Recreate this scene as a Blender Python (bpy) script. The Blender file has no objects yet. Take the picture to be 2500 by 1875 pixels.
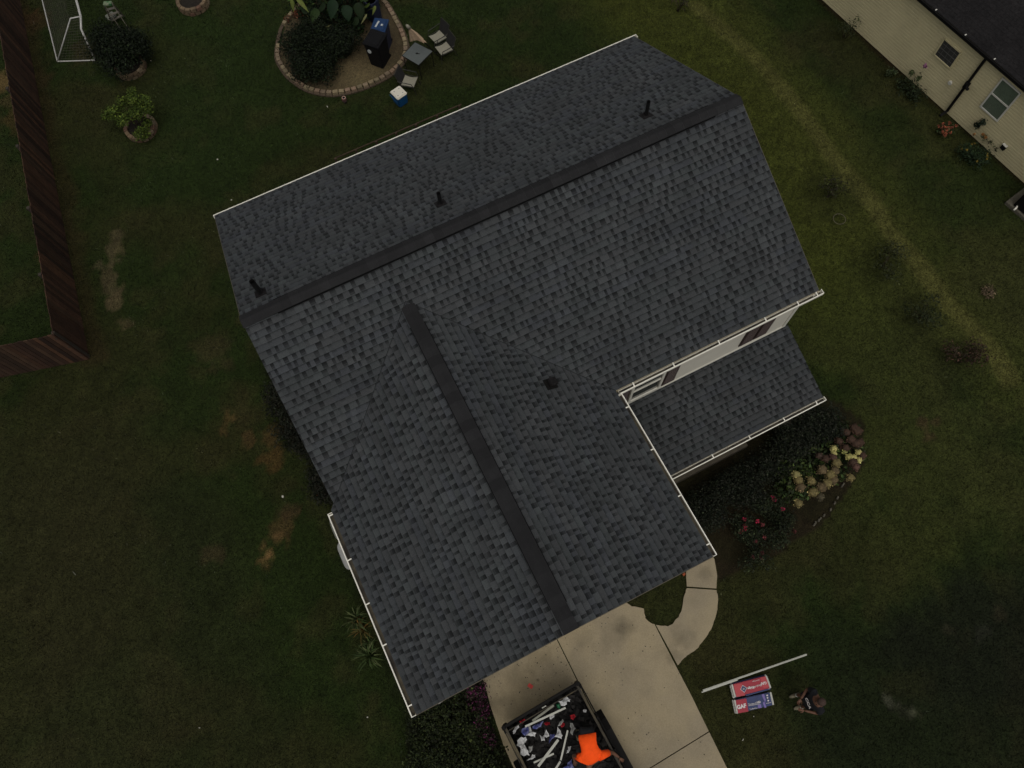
import bpy, bmesh, math, random
import numpy as np
from mathutils import Vector, Matrix, Quaternion
R_ = math.radians
PI = math.pi
sc = bpy.context.scene
COL = sc.collection

# ------------------------------------------------------------------ camera
CAMZ = 20.8
FPX = 1839.3                       # focal length in pixels of the 2500 px wide photograph
CAMM = Matrix(((0.89364671, 0.43123783, -0.12421549), (-0.44732362, 0.8337488, -0.32367347), (-0.03601572, 0.34481425, 0.93797974)))
cam = bpy.data.objects.new('camera', bpy.data.cameras.new('camera'))
COL.objects.link(cam)
cam.data.sensor_width = 36.0
cam.data.lens = 36.0 * FPX / 2500.0
cam.data.clip_start = 0.1
cam.data.clip_end = 3000.0
cam.matrix_world = Matrix.Translation((0, 0, CAMZ)) @ CAMM.to_4x4()
sc.camera = cam

# ------------------------------------------------------------------ world, sun, exposure
SUN_EL, SUN_AZ = R_(68), R_(188)    # sun direction measured from +Y towards +X
w = bpy.data.worlds.new("World"); sc.world = w; w.use_nodes = True
nt = w.node_tree; nt.nodes.clear()
sky = nt.nodes.new('ShaderNodeTexSky'); sky.sky_type = 'NISHITA'; sky.sun_disc = False
sky.sun_elevation = SUN_EL; sky.sun_rotation = SUN_AZ
sky.air_density = 1.0; sky.dust_density = 6.0; sky.ozone_density = 0.6
hs = nt.nodes.new('ShaderNodeHueSaturation'); hs.inputs['Saturation'].default_value = 0.25
bg = nt.nodes.new('ShaderNodeBackground'); bg.inputs['Strength'].default_value = 0.15
wo = nt.nodes.new('ShaderNodeOutputWorld')
nt.links.new(sky.outputs[0], hs.inputs['Color']); nt.links.new(hs.outputs[0], bg.inputs['Color']); nt.links.new(bg.outputs[0], wo.inputs['Surface'])
sl = bpy.data.lights.new('sun', 'SUN'); sl.energy = 0.6; sl.angle = R_(55); sl.color = (1.0, 0.95, 0.87)
so = bpy.data.objects.new('sun', sl); COL.objects.link(so)
sd = Vector((math.sin(SUN_AZ) * math.cos(SUN_EL), math.cos(SUN_AZ) * math.cos(SUN_EL), math.sin(SUN_EL)))
so.rotation_euler = sd.to_track_quat('Z', 'Y').to_euler()
so.location = (0, 0, 60)
sc.view_settings.view_transform = 'Standard'; sc.view_settings.look = 'None'
sc.view_settings.gamma = 1.0; sc.view_settings.use_curve_mapping = False
sc.view_settings.exposure = -0.85

# ------------------------------------------------------------------ helpers
def pray(px, py):
    return CAMM @ Vector((px - 1250.0, -(py - 937.5), -FPX))
def at(px, py, z=0.0):             # pixel of the photograph -> point at height z
    r = pray(px, py); k = (z - CAMZ) / r.z
    return Vector((r.x * k, r.y * k, z))
def at_plane(px, py, p0, n):
    r = pray(px, py); c = Vector((0, 0, CAMZ)); n = Vector(n)
    k = (Vector(p0) - c).dot(n) / r.dot(n)
    return c + r * k

def mk(name, color, rough=0.75, var=0.25, scale=6.0, bump=0.0, bscale=60.0, vcol=False, spec=0.3, metal=0.0, tint=None, fine=0.0, fscale=120.0, stains=()):
    m = bpy.data.materials.new(name); m.use_nodes = True
    n = m.node_tree; b = n.nodes['Principled BSDF']
    b.inputs['Roughness'].default_value = rough
    b.inputs['Specular IOR Level'].default_value = spec
    b.inputs['Metallic'].default_value = metal
    tc = n.nodes.new('ShaderNodeTexCoord')
    nz = n.nodes.new('ShaderNodeTexNoise'); nz.inputs['Scale'].default_value = scale; nz.inputs['Detail'].default_value = 6; nz.inputs['Roughness'].default_value = 0.65
    n.links.new(tc.outputs['Object'], nz.inputs['Vector'])
    mp = n.nodes.new('ShaderNodeMapRange'); mp.inputs[1].default_value = 0.3; mp.inputs[2].default_value = 0.7
    mp.inputs[3].default_value = 1 - var; mp.inputs[4].default_value = 1 + var
    n.links.new(nz.outputs['Fac'], mp.inputs[0])
    mix = n.nodes.new('ShaderNodeMix'); mix.data_type = 'RGBA'; mix.blend_type = 'MULTIPLY'; mix.inputs[0].default_value = 1.0
    if vcol:
        at_ = n.nodes.new('ShaderNodeAttribute'); at_.attribute_name = 'Col'
        pre = n.nodes.new('ShaderNodeMix'); pre.data_type = 'RGBA'; pre.blend_type = 'MULTIPLY'; pre.inputs[0].default_value = 1.0
        pre.inputs[6].default_value = (*color, 1); n.links.new(at_.outputs['Color'], pre.inputs[7])
        n.links.new(pre.outputs[2], mix.inputs[6])
    elif tint:
        pre = n.nodes.new('ShaderNodeMix'); pre.data_type = 'RGBA'
        n2 = n.nodes.new('ShaderNodeTexNoise'); n2.inputs['Scale'].default_value = scale * 0.35; n2.inputs['Detail'].default_value = 4
        n.links.new(tc.outputs['Object'], n2.inputs['Vector'])
        cr = n.nodes.new('ShaderNodeMapRange'); cr.inputs[1].default_value = 0.42; cr.inputs[2].default_value = 0.62
        n.links.new(n2.outputs['Fac'], cr.inputs[0]); n.links.new(cr.outputs[0], pre.inputs[0])
        pre.inputs[6].default_value = (*color, 1); pre.inputs[7].default_value = (*tint, 1)
        n.links.new(pre.outputs[2], mix.inputs[6])
    else:
        mix.inputs[6].default_value = (*color, 1)
    last = mp.outputs[0]
    if fine > 0:
        nf = n.nodes.new('ShaderNodeTexNoise'); nf.inputs['Scale'].default_value = fscale; nf.inputs['Detail'].default_value = 2
        n.links.new(tc.outputs['Object'], nf.inputs['Vector'])
        mf = n.nodes.new('ShaderNodeMapRange'); mf.inputs[1].default_value = 0.3; mf.inputs[2].default_value = 0.7
        mf.inputs[3].default_value = 1 - fine; mf.inputs[4].default_value = 1 + fine
        n.links.new(nf.outputs['Fac'], mf.inputs[0])
        mu = n.nodes.new('ShaderNodeMath'); mu.operation = 'MULTIPLY'
        n.links.new(last, mu.inputs[0]); n.links.new(mf.outputs[0], mu.inputs[1]); last = mu.outputs[0]
    n.links.new(last, mix.inputs[7])
    n.links.new(mix.outputs[2], b.inputs['Base Color'])
    for (sx_, sy_, sr_, sa_) in stains:
        sb = n.nodes.new('ShaderNodeVectorMath'); sb.operation = 'DISTANCE'; sb.inputs[1].default_value = (sx_, sy_, .05)
        n.links.new(tc.outputs['Object'], sb.inputs[0])
        ad = n.nodes.new('ShaderNodeMath'); ad.operation = 'MULTIPLY_ADD'; ad.inputs[1].default_value = sr_ * 1.6; n.links.new(nz.outputs['Fac'], ad.inputs[0]); n.links.new(sb.outputs['Value'], ad.inputs[2])
        ms = n.nodes.new('ShaderNodeMapRange'); ms.interpolation_type = 'SMOOTHSTEP'; ms.inputs[1].default_value = sr_ * .9; ms.inputs[2].default_value = sr_ * 1.9; ms.inputs[3].default_value = 1 - sa_; ms.inputs[4].default_value = 1.0
        n.links.new(ad.outputs[0], ms.inputs[0])
        mz = n.nodes.new('ShaderNodeMath'); mz.operation = 'MULTIPLY'; n.links.new(last, mz.inputs[0]); n.links.new(ms.outputs[0], mz.inputs[1]); last = mz.outputs[0]; n.links.new(last, mix.inputs[7])
    if bump > 0:
        nb = n.nodes.new('ShaderNodeTexNoise'); nb.inputs['Scale'].default_value = bscale; nb.inputs['Detail'].default_value = 4
        n.links.new(tc.outputs['Object'], nb.inputs['Vector'])
        bp = n.nodes.new('ShaderNodeBump'); bp.inputs['Strength'].default_value = bump; bp.inputs['Distance'].default_value = 0.02
        n.links.new(nb.outputs['Fac'], bp.inputs['Height']); n.links.new(bp.outputs[0], b.inputs['Normal'])
    return m

def tag(o, label=None, cat=None, group=None, kind=None):
    if label: o['label'] = label
    if cat: o['category'] = cat
    if group: o['group'] = group
    if kind: o['kind'] = kind
    return o
def thing(name, loc, label, cat, group=None, rz=0.0):
    o = bpy.data.objects.new(name, None); COL.objects.link(o)
    o.location = loc; o.rotation_euler = (0, 0, rz); o.empty_display_size = 0.2
    return tag(o, label, cat, group)

def finish(name, me, m, parent=None, smooth=False, local=False):
    o = bpy.data.objects.new(name, me); COL.objects.link(o)
    if m: 
        for x in (m if isinstance(m, (list, tuple)) else [m]): me.materials.append(x)
    if smooth:
        me.polygons.foreach_set('use_smooth', [True] * len(me.polygons))
    if parent is not None:
        o.parent = parent
        if not local:              # vertices were given in world space
            M = wmat(parent).inverted()
            me.transform(M)
    me.update()
    return o
def wmat(o):
    m = Matrix.Translation(o.location) @ o.rotation_euler.to_matrix().to_4x4()
    return wmat(o.parent) @ m if o.parent else m

class MB:
    def __init__(s): s.v = []; s.f = []; s.c = []; s.mi = []
    def add(s, vs, fs, col=None, mi=0):
        k = len(s.v); s.v += [tuple(v) for v in vs]
        for f in fs:
            s.f.append(tuple(i + k for i in f)); s.c.append(col or (1, 1, 1)); s.mi.append(mi)
        return s
    def box(s, c, d, rot=None, col=None, taper=1.0, mi=0):
        c = Vector(c); x, y, z = d[0] / 2, d[1] / 2, d[2] / 2
        vs = []
        for zz, t in ((-z, 1.0), (z, taper)):
            for xx, yy in ((-x, -y), (x, -y), (x, y), (-x, y)):
                p = Vector((xx * t, yy * t, zz))
                if rot is not None: p = rot @ p
                vs.append(c + p)
        return s.add(vs, [(0, 3, 2, 1), (4, 5, 6, 7), (0, 1, 5, 4), (1, 2, 6, 5), (2, 3, 7, 6), (3, 0, 4, 7)], col, mi)
    def bar(s, a, b, w, h, up=(0, 0, 1), col=None, mi=0):
        a = Vector(a); b = Vector(b); d = (b - a); L = d.length; d.normalize()
        up = Vector(up); sx = d.cross(up)
        if sx.length < 1e-4: sx = d.cross(Vector((1, 0, 0)))
        sx.normalize(); u = sx.cross(d)
        rot = Matrix((sx, d, u)).transposed()
        return s.box((a + b) / 2, (w, L, h), rot, col, mi=mi)
    def tube(s, pts, r, n=6, col=None, cap=True, mi=0):
        pts = [Vector(p) for p in pts]; rs = r if isinstance(r, (list, tuple)) else [r] * len(pts)
        rings = []
        prev = None
        for i, p in enumerate(pts):
            d = (pts[min(i + 1, len(pts) - 1)] - pts[max(i - 1, 0)])
            if d.length < 1e-6: d = Vector((0, 0, 1))
            d.normalize()
            if prev is None:
                a = d.cross(Vector((0, 0, 1)))
                if a.length < 1e-3: a = d.cross(Vector((1, 0, 0)))
            else:
                a = prev - d * prev.dot(d)
                if a.length < 1e-4: a = d.cross(Vector((1, 0, 0)))
            a.normalize(); prev = a; b = d.cross(a)
            rings.append([p + (a * math.cos(2 * PI * k / n) + b * math.sin(2 * PI * k / n)) * rs[i] for k in range(n)])
        vs = [v for r_ in rings for v in r_]; fs = []
        for i in range(len(pts) - 1):
            for k in range(n):
                k2 = (k + 1) % n
                fs.append((i * n + k, i * n + k2, (i + 1) * n + k2, (i + 1) * n + k))
        if cap:
            fs.append(tuple(range(n))[::-1]); fs.append(tuple((len(pts) - 1) * n + k for k in range(n)))
        return s.add(vs, fs, col, mi)
    def lathe(s, prof, c=(0, 0, 0), n=20, col=None, sq=0.0, mi=0, rot=0.0):
        c = Vector(c); vs = []; fs = []
        for r, z in prof:
            for k in range(n):
                a = 2 * PI * k / n + rot; cx, cy = math.cos(a), math.sin(a)
                if sq > 0:
                    e = 1 - sq; cx = math.copysign(abs(math.cos(2 * PI * k / n)) ** e, math.cos(2 * PI * k / n)); cy = math.copysign(abs(math.sin(2 * PI * k / n)) ** e, math.sin(2 * PI * k / n))
                    cx, cy = cx * math.cos(rot) - cy * math.sin(rot), cx * math.sin(rot) + cy * math.cos(rot)
                vs.append(c + Vector((r * cx, r * cy, z)))
        m = len(prof)
        for i in range(m - 1):
            for k in range(n):
                k2 = (k + 1) % n
                fs.append((i * n + k, i * n + k2, (i + 1) * n + k2, (i + 1) * n + k))
        fs.append(tuple(range(n))[::-1]); fs.append(tuple((m - 1) * n + k for k in range(n)))
        return s.add(vs, fs, col, mi)
    def prism(s, poly, z0, z1, col=None, mi=0):
        n = len(poly); a = sum(poly[i][0] * poly[(i + 1) % n][1] - poly[(i + 1) % n][0] * poly[i][1] for i in range(n))
        if a < 0: poly = poly[::-1]
        vs = [(p[0], p[1], z0) for p in poly] + [(p[0], p[1], z1) for p in poly]
        fs = [tuple(range(n))[::-1], tuple(range(n, 2 * n))] + [(i, (i + 1) % n, (i + 1) % n + n, i + n) for i in range(n)]
        return s.add(vs, fs, col, mi)
    def mesh(s, name):
        me = bpy.data.meshes.new(name); me.from_pydata(s.v, [], s.f)
        ca = me.color_attributes.new('Col', 'FLOAT_COLOR', 'CORNER')
        arr = []
        for f, c in zip(s.f, s.c):
            if isinstance(c[0], (tuple, list)):
                for cc in c: arr += [*cc, 1.0]
            else: arr += [*c, 1.0] * len(f)
        ca.data.foreach_set('color', arr)
        me.polygons.foreach_set('material_index', s.mi)
        return me
    def build(s, name, m, parent=None, smooth=False, local=False, bevel=0.0, clips=None):
        me = s.mesh(name)
        if bevel > 0 or clips:
            bm = bmesh.new(); bm.from_mesh(me)
            if clips:
                for co, no in clips:
                    bmesh.ops.bisect_plane(bm, geom=bm.verts[:] + bm.edges[:] + bm.faces[:], plane_co=co, plane_no=no, clear_outer=True)
            if bevel > 0:
                bmesh.ops.bevel(bm, geom=bm.edges[:], offset=bevel, segments=2, affect='EDGES', clamp_overlap=True)
            bm.to_mesh(me); bm.free()
        return finish(name, me, m, parent, smooth, local)

def np_mesh(name, V, F, C, m, parent=None, smooth=False):
    me = bpy.data.meshes.new(name)
    V = np.asarray(V, np.float32); F = np.asarray(F, np.int32); k = F.shape[1]
    me.vertices.add(len(V)); me.vertices.foreach_set('co', V.ravel())
    me.loops.add(F.size); me.loops.foreach_set('vertex_index', F.ravel())
    me.polygons.add(len(F)); me.polygons.foreach_set('loop_start', np.arange(0, F.size, k, dtype=np.int32))
    me.update(calc_edges=True)
    C = np.asarray(C, np.float32); C4 = np.ones((len(C), 4), np.float32); C4[:, :3] = C
    ca = me.color_attributes.new('Col', 'FLOAT_COLOR', 'POINT'); ca.data.foreach_set('color', C4.ravel())
    return finish(name, me, m, parent, smooth)

def skinned(name, verts, edges, radii, m, parent, sub=2, root=0):
    me = bpy.data.meshes.new(name); me.from_pydata([tuple(v) for v in verts], edges, [])
    o = bpy.data.objects.new(name, me); COL.objects.link(o)
    mod = o.modifiers.new('skin', 'SKIN'); mod.use_smooth_shade = True
    sv = me.skin_vertices[0].data
    for i, r in enumerate(radii):
        rr = r if isinstance(r, (tuple, list)) else (r, r)
        sv[i].radius = rr; sv[i].use_root = (i == root)
    ms = o.modifiers.new('sub', 'SUBSURF'); ms.levels = sub; ms.render_levels = sub
    dg = bpy.context.evaluated_depsgraph_get(); dg.update()
    me2 = bpy.data.meshes.new_from_object(o.evaluated_get(dg))
    bpy.data.objects.remove(o); me2.name = name
    me2.materials.clear()
    return finish(name, me2, m, parent, True)

def text_mesh(name, s, size, origin, xdir, ydir, m, parent, bold=0.0, lift=0.003, align='LEFT'):
    cu = bpy.data.curves.new(name, 'FONT'); cu.body = s; cu.size = size; cu.offset = bold; cu.extrude = 0.0008
    cu.align_x = align; cu.align_y = 'CENTER'; cu.resolution_u = 3
    o = bpy.data.objects.new(name, cu); COL.objects.link(o)
    dg = bpy.context.evaluated_depsgraph_get(); dg.update()
    me = bpy.data.meshes.new_from_object(o.evaluated_get(dg)); bpy.data.objects.remove(o)
    x = Vector(xdir).normalized(); y = Vector(ydir); y = (y - x * y.dot(x)).normalized(); z = x.cross(y)
    M = Matrix((x, y, z)).transposed().to_4x4(); M.translation = Vector(origin) + z * lift
    me.transform(M); me.name = name; me.materials.clear()
    return finish(name, me, m, parent)

def copy_tree(o, parent=None):
    c = o.copy(); COL.objects.link(c)
    if parent is not None: c.parent = parent
    for ch in list(o.children): copy_tree(ch, c)
    return c

def ragged(p, k=6, amp=.012, seed=1):
    q = random.Random(seed); out = [p[0]]; n = len(p)
    for i in range(n - 1):
        a, b, c, d = [Vector((*p[min(max(i + j, 0), n - 1)], 0)) for j in (-1, 0, 1, 2)]
        for t in range(1, k + 1):
            u = t / k; v = .5 * ((2 * b) + (c - a) * u + (2 * a - 5 * b + 4 * c - d) * u * u + (3 * b - a - 3 * c + d) * u ** 3); e = amp if t < k else 0; out.append((v.x + q.uniform(-e, e), v.y + q.uniform(-e, e)))
    return out
def inpoly(x, y, poly):
    r = np.zeros(x.shape, bool); n = len(poly)
    for i in range(n):
        x1, y1 = poly[i][0], poly[i][1]; x2, y2 = poly[(i + 1) % n][0], poly[(i + 1) % n][1]
        if y1 == y2: continue
        c = ((y1 > y) != (y2 > y)) & (x < (x2 - x1) * (y - y1) / (y2 - y1) + x1)
        r ^= c
    return r

_rs = np.random.RandomState(7)
_NZ = [_rs.rand(257, 257) for _ in range(4)]
def vnoise(x, y, s, k=0):
    u = (x / s) % 256; v = (y / s) % 256
    i = np.floor(u).astype(int); j = np.floor(v).astype(int); a = u - i; b = v - j
    a = a * a * (3 - 2 * a); b = b * b * (3 - 2 * b)
    N = _NZ[k]
    return (N[i % 256, j % 256] * (1 - a) + N[(i + 1) % 256, j % 256] * a) * (1 - b) + (N[i % 256, (j + 1) % 256] * (1 - a) + N[(i + 1) % 256, (j + 1) % 256] * a) * b
def fbm(x, y, s, k=0, o=4):
    t = 0; a = 0.5; n = 0
    for i in range(o):
        t = t + a * vnoise(x + 31.7 * i, y - 17.3 * i, s / 2 ** i, (k + i) % 4); n += a; a *= 0.55
    return t / n

# ------------------------------------------------------------------ materials
M = {}
M['ground'] = mk('grass_ground', (1, 1, 1), 0.95, 0.35, 7.0, 0.7, 30.0, vcol=True, spec=0.1, fine=0.45, fscale=28.0)
M['blade'] = mk('grass_blades', (1, 1, 1), 0.7, 0.1, 3.0, vcol=True, spec=0.2)
M['shingle'] = mk('asphalt_shingle', (1, 1, 1), 0.9, 0.10, 1.3, 0.35, 260.0, vcol=True, spec=0.25, fine=0.22, fscale=70.0)
M['cap'] = mk('ridge_cap_shingle', (1, 1, 1), 0.9, 0.12, 4.0, 0.3, 260.0, vcol=True, spec=0.2, fine=0.2, fscale=70.0)
M['oldroof'] = mk('old_dark_shingle', (0.013, 0.012, 0.012), 0.9, 0.35, 1.2, 0.4, 60.0, spec=0.15, fine=0.4, fscale=18.0)
M['white'] = mk('white_painted_metal', (0.80, 0.77, 0.66), 0.4, 0.06, 5.0, spec=0.4)
M['gutin'] = mk('gutter_inside', (0.07, 0.06, 0.04), 0.8, 0.35, 6.0, tint=(0.03, 0.025, 0.02))
M['siding'] = mk('cream_siding', (0.62, 0.59, 0.50), 0.6, 0.05, 2.0, fine=0.04)
M['nsiding'] = mk('tan_lap_siding', (0.56, 0.49, 0.285), 0.65, 0.08, 1.2, fine=0.06, fscale=30)
M['trim'] = mk('white_trim', (0.60, 0.58, 0.50), 0.5, 0.05, 4.0)
M['soff'] = mk('soffit_fascia', (0.42, 0.36, 0.24), 0.6, 0.15, 4.0)
M['drip'] = mk('drip_edge', (0.10, 0.085, 0.06), 0.6, 0.2, 4.0)
M['shutter'] = mk('brown_shutter', (0.030, 0.016, 0.012), 0.5, 0.15, 9.0)
M['glass'] = mk('window_glass', (0.025, 0.028, 0.022), 0.08, 0.2, 2.0, spec=0.6)
M['nglass'] = mk('green_window_glass', (0.11, 0.14, 0.10), 0.15, 0.15, 3.0, spec=0.6, fine=0.2, fscale=40)
M['nscreen'] = mk('dark_window_screen', (0.045, 0.044, 0.04), 0.6, 0.15, 3.0, fine=0.2, fscale=40)
M['mutt'] = mk('grey_muntin', (0.09, 0.088, 0.08), 0.6, 0.1, 3.0)
M['black'] = mk('black_metal', (0.007, 0.0065, 0.006), 0.7, 0.3, 5.0, spec=0.12)
M['pipe'] = mk('black_vent_pipe', (0.008, 0.008, 0.008), 0.5, 0.2, 5.0)
M['conc'] = mk('concrete', (0.305, 0.252, 0.160), 0.9, 0.08, 2.2, 0.15, 90.0, spec=0.15, fine=0.10, fscale=45.0, tint=(0.262, 0.220, 0.148), stains=[(*at(px, py)[:2], r_, a_) for px, py, r_, a_ in ((1530, 1533, .35, .28), (1500, 1550, .5, .16), (1664, 1560, .38, .30), (1640, 1600, .3, .2), (1728, 1402, .28, .22), (1430, 1565, .4, .15), (1340, 1620, .35, .18), (1260, 1660, .6, .22), (1300, 1600, .6, .14), (1204, 1720, .35, .3), (1313, 1660, .06, .5), (1547, 1789, .03, .6), (1600, 1827, .03, .5))])
M['conc2'] = mk('old_concrete', (0.10, 0.09, 0.066), 0.9, 0.3, 3.0, 0.2, 80.0, fine=0.3, fscale=40.0)
M['block'] = mk('tan_garden_block', (1, 1, 1), 0.9, 0.22, 9.0, 0.4, 50.0, vcol=True)
M['brick'] = mk('weathered_brick_ring', (1, 1, 1), 0.9, 0.3, 9.0, 0.4, 50.0, vcol=True)
M['fence'] = mk('brown_fence_board', (1, 1, 1), 0.85, 0.3, 4.0, 0.2, 40.0, vcol=True)
M['leaf'] = mk('leaves', (1, 1, 1), 0.65, 0.15, 5.0, vcol=True, spec=0.12)
M['stem'] = mk('stems', (0.05, 0.038, 0.022), 0.8, 0.3, 12.0)
M['mulch'] = mk('dark_mulch_soil', (1, 1, 1), 0.95, 0.3, 9.0, 0.8, 45.0, vcol=True, fine=0.45, fscale=40)
M['bluelid'] = mk('blue_plastic', (0.012, 0.035, 0.095), 0.45, 0.15, 4.0)
M['navy'] = mk('navy_bin_plastic', (0.012, 0.016, 0.035), 0.5, 0.2, 4.0)
M['blackp'] = mk('black_plastic', (0.007, 0.007, 0.0075), 0.6, 0.25, 7.0, spec=0.12)
M['lab'] = mk('pale_label', (0.42, 0.44, 0.42), 0.5, 0.2, 30.0)
M['cool'] = mk('cooler_blue', (0.008, 0.06, 0.16), 0.4, 0.1, 4.0)
M['coolw'] = mk('cooler_white_lid', (0.62, 0.58, 0.48), 0.4, 0.05, 4.0)
M['tglass'] = mk('patio_glass', (0.085, 0.095, 0.088), 0.3, 0.10, 5.0, spec=0.5, fine=0.12, fscale=60)
M['umb'] = mk('beige_umbrella_cloth', (0.46, 0.33, 0.215), 0.85, 0.12, 9.0)
M['sling'] = mk('grey_sling_fabric', (0.24, 0.225, 0.17), 0.85, 0.12, 9.0, fine=0.15, fscale=90)
M['slingd'] = mk('dark_back_mesh', (0.018, 0.017, 0.016), 0.85, 0.2, 9.0)
M['frame'] = mk('bronze_tube', (0.03, 0.028, 0.024), 0.5, 0.2, 9.0)
M['tan'] = mk('tan_plastic_glass', (0.20, 0.17, 0.12), 0.5, 0.2, 9.0)
M['goal'] = mk('white_goal_pipe', (0.42, 0.41, 0.38), 0.5, 0.15, 9.0)
M['net'] = mk('goal_net', (0.075, 0.068, 0.055), 0.9, 0.2, 9.0)
M['alu'] = mk('aluminium_ladder', (0.15, 0.135, 0.105), 0.5, 0.3, 14.0)
M['green'] = mk('green_plastic', (0.02, 0.10, 0.03), 0.5, 0.3, 14.0, tint=(0.2, 0.22, 0.14))
M['rust'] = mk('worn_tan_rail', (0.075, 0.06, 0.032), 0.7, 0.4, 5.0, tint=(0.03, 0.026, 0.018))
M['bag'] = mk('white_plastic_wrap', (0.55, 0.55, 0.54), 0.45, 0.12, 8.0)
M['bagb'] = mk('blue_wrap', (0.05, 0.06, 0.20), 0.45, 0.3, 25.0, tint=(0.16, 0.17, 0.3))
M['bagr'] = mk('red_wrap', (0.36, 0.012, 0.02), 0.45, 0.3, 25.0, tint=(0.2, 0.01, 0.015))
M['bagg'] = mk('green_bottle', (0.01, 0.09, 0.035), 0.3, 0.2, 8.0)
M['strip'] = mk('white_drip_edge_strip', (0.42, 0.42, 0.36), 0.4, 0.08, 5.0)
M['strip2'] = mk('grey_strip', (0.20, 0.20, 0.155), 0.5, 0.2, 5.0)
M['debris'] = mk('torn_shingle_debris', (1, 1, 1), 0.95, 0.4, 6.0, 0.4, 60.0, vcol=True)
M['orange'] = mk('orange_shirt', (0.98, 0.085, 0.003), 0.85, 0.14, 7.0, 1.0, 9.0)
M['skin'] = mk('brown_skin', (0.12, 0.056, 0.032), 0.6, 0.12, 9.0)
M['hair'] = mk('short_dark_hair', (0.05, 0.030, 0.022), 0.8, 0.2, 60.0)
M['darkcloth'] = mk('black_cloth', (0.008, 0.0085, 0.010), 0.95, 0.2, 12.0)
M['shoe'] = mk('pale_shoe', (0.22, 0.20, 0.13), 0.7, 0.3, 25.0, tint=(0.1, 0.08, 0.05))
M['red'] = mk('wrapper_red', (0.30, 0.016, 0.032), 0.45, 0.12, 6.0)
M['redl'] = mk('wrapper_light_red', (0.40, 0.045, 0.055), 0.45, 0.08, 6.0)
M['blue'] = mk('wrapper_navy', (0.022, 0.035, 0.11), 0.45, 0.15, 6.0)
M['purp'] = mk('wrapper_purple', (0.16, 0.12, 0.33), 0.45, 0.1, 6.0)
M['pend'] = mk('shingle_bundle_end', (0.46, 0.45, 0.40), 0.8, 0.12, 20.0)
M['ink'] = mk('white_print', (0.62, 0.58, 0.56), 0.5, 0.05, 6.0)
M['hyd'] = mk('hydrangea_bloom', (1, 1, 1), 0.8, 0.25, 60.0, vcol=True)
M['wood'] = mk('brown_deck_wood', (0.048, 0.031, 0.018), 0.85, 0.3, 6.0)
M['stone'] = mk('pale_stone', (0.55, 0.53, 0.46), 0.8, 0.2, 20.0)
M['gray'] = mk('grey_cover', (0.30, 0.30, 0.28), 0.6, 0.12, 5.0)
M['mossy'] = mk('mossy_grey_cover', (0.13, 0.135, 0.11), 0.7, 0.3, 9.0)
M['clay'] = mk('orange_clay', (0.30, 0.07, 0.025), 0.8, 0.2, 20.0)
M['pink'] = mk('pink_plastic', (0.55, 0.06, 0.05), 0.6, 0.15, 20.0)
M['nav2'] = mk('striped_pot', (1, 1, 1), 0.5, 0.1, 20.0, vcol=True)

# ------------------------------------------------------------------ layout constants (metres, house axes, camera above the origin)
HX0, HX1 = -2.40, 9.15             # main roof shingle edges
HYB, HYF = 12.43, 4.14
RY, RZ = 8.28, 7.41
SL = 0.478
WXL, WXR, WX, WZ, WYF = -2.50, 3.95, 0.70, 6.98, 0.20
SLR, SLL = 0.477, 0.435
WALL_X0, WALL_X1, WALL_YF, WALL_YB = -2.2, 9.0, 4.25, 12.15
WW_X0, WW_X1, WW_YF = -2.3, 3.75, 0.50

# driveway / path / bed outlines, on the ground
P = lambda *a: [tuple(at(px, py, 0.0)[:2]) for px, py in a]
drive_edge_top = P((1524, 1470), (1542, 1481), (1571, 1486), (1575, 1510), (1597, 1524))
path_in = P((1600, 1526), (1636, 1524), (1662, 1492), (1669, 1455), (1676, 1434), (1674, 1398), (1680, 1387))
path_out = P((1743, 1365), (1750, 1405), (1748, 1439), (1752, 1466), (1745, 1510), (1727, 1550), (1698, 1586), (1669, 1607), (1651, 1627))
dl = P((1178, 1650), (1200, 1730), (1230, 1820), (1262, 1930))
dr = P((1651, 1627), (1687, 1698), (1730, 1786), (1774, 1875), (1800, 1940))
jT = at(1362, 1565, 0)
jx_a, jx_b = at(1586, 1875, 0), at(1730, 1786, 0)

# ------------------------------------------------------------------ ground
def seg_dist(x, y, pts):
    d = np.full(x.shape, 1e9)
    for (x1, y1), (x2, y2) in zip(pts[:-1], pts[1:]):
        dx, dy = x2 - x1, y2 - y1; t = np.clip(((x - x1) * dx + (y - y1) * dy) / (dx * dx + dy * dy + 1e-9), 0, 1)
        d = np.minimum(d, np.hypot(x - x1 - t * dx, y - y1 - t * dy))
    return d
def sstep(a, b, v):
    t = np.clip((v - a) / (b - a), 0, 1); return t * t * (3 - 2 * t)
bed_px = [(680, 140), (683, 105), (697, 60), (735, 15), (790, -25), (860, -30), (930, 0), (965, 50), (988, 100), (990, 135), (972, 165), (940, 190), (885, 215), (820, 230), (760, 222), (715, 195), (690, 165)]
def smooth_loop(p, k=4):
    out = []; n = len(p)
    for i in range(n):
        a, b, c, d = [Vector((*p[(i + j) % n], 0)) for j in (-1, 0, 1, 2)]
        for t in range(k):
            u = t / k; q = .5 * ((2 * b) + (c - a) * u + (2 * a - 5 * b + 4 * c - d) * u * u + (3 * b - a - 3 * c + d) * u ** 3); out.append((q.x, q.y))
    return out
bedpoly = smooth_loop(P(*bed_px))
frontbed = P((1560, 930), (1640, 1175), (1690, 1260), (1745, 1365), (1752, 1420), (1800, 1400), (1900, 1350), (2000, 1290), (2060, 1215), (2110, 1130), (2110, 1030), (2050, 985), (1900, 900))
azbed = P((1000, 1700), (1150, 1600), (1175, 1650), (1195, 1730), (1240, 1850), (1270, 1960), (1000, 1960), (990, 1800))
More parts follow.
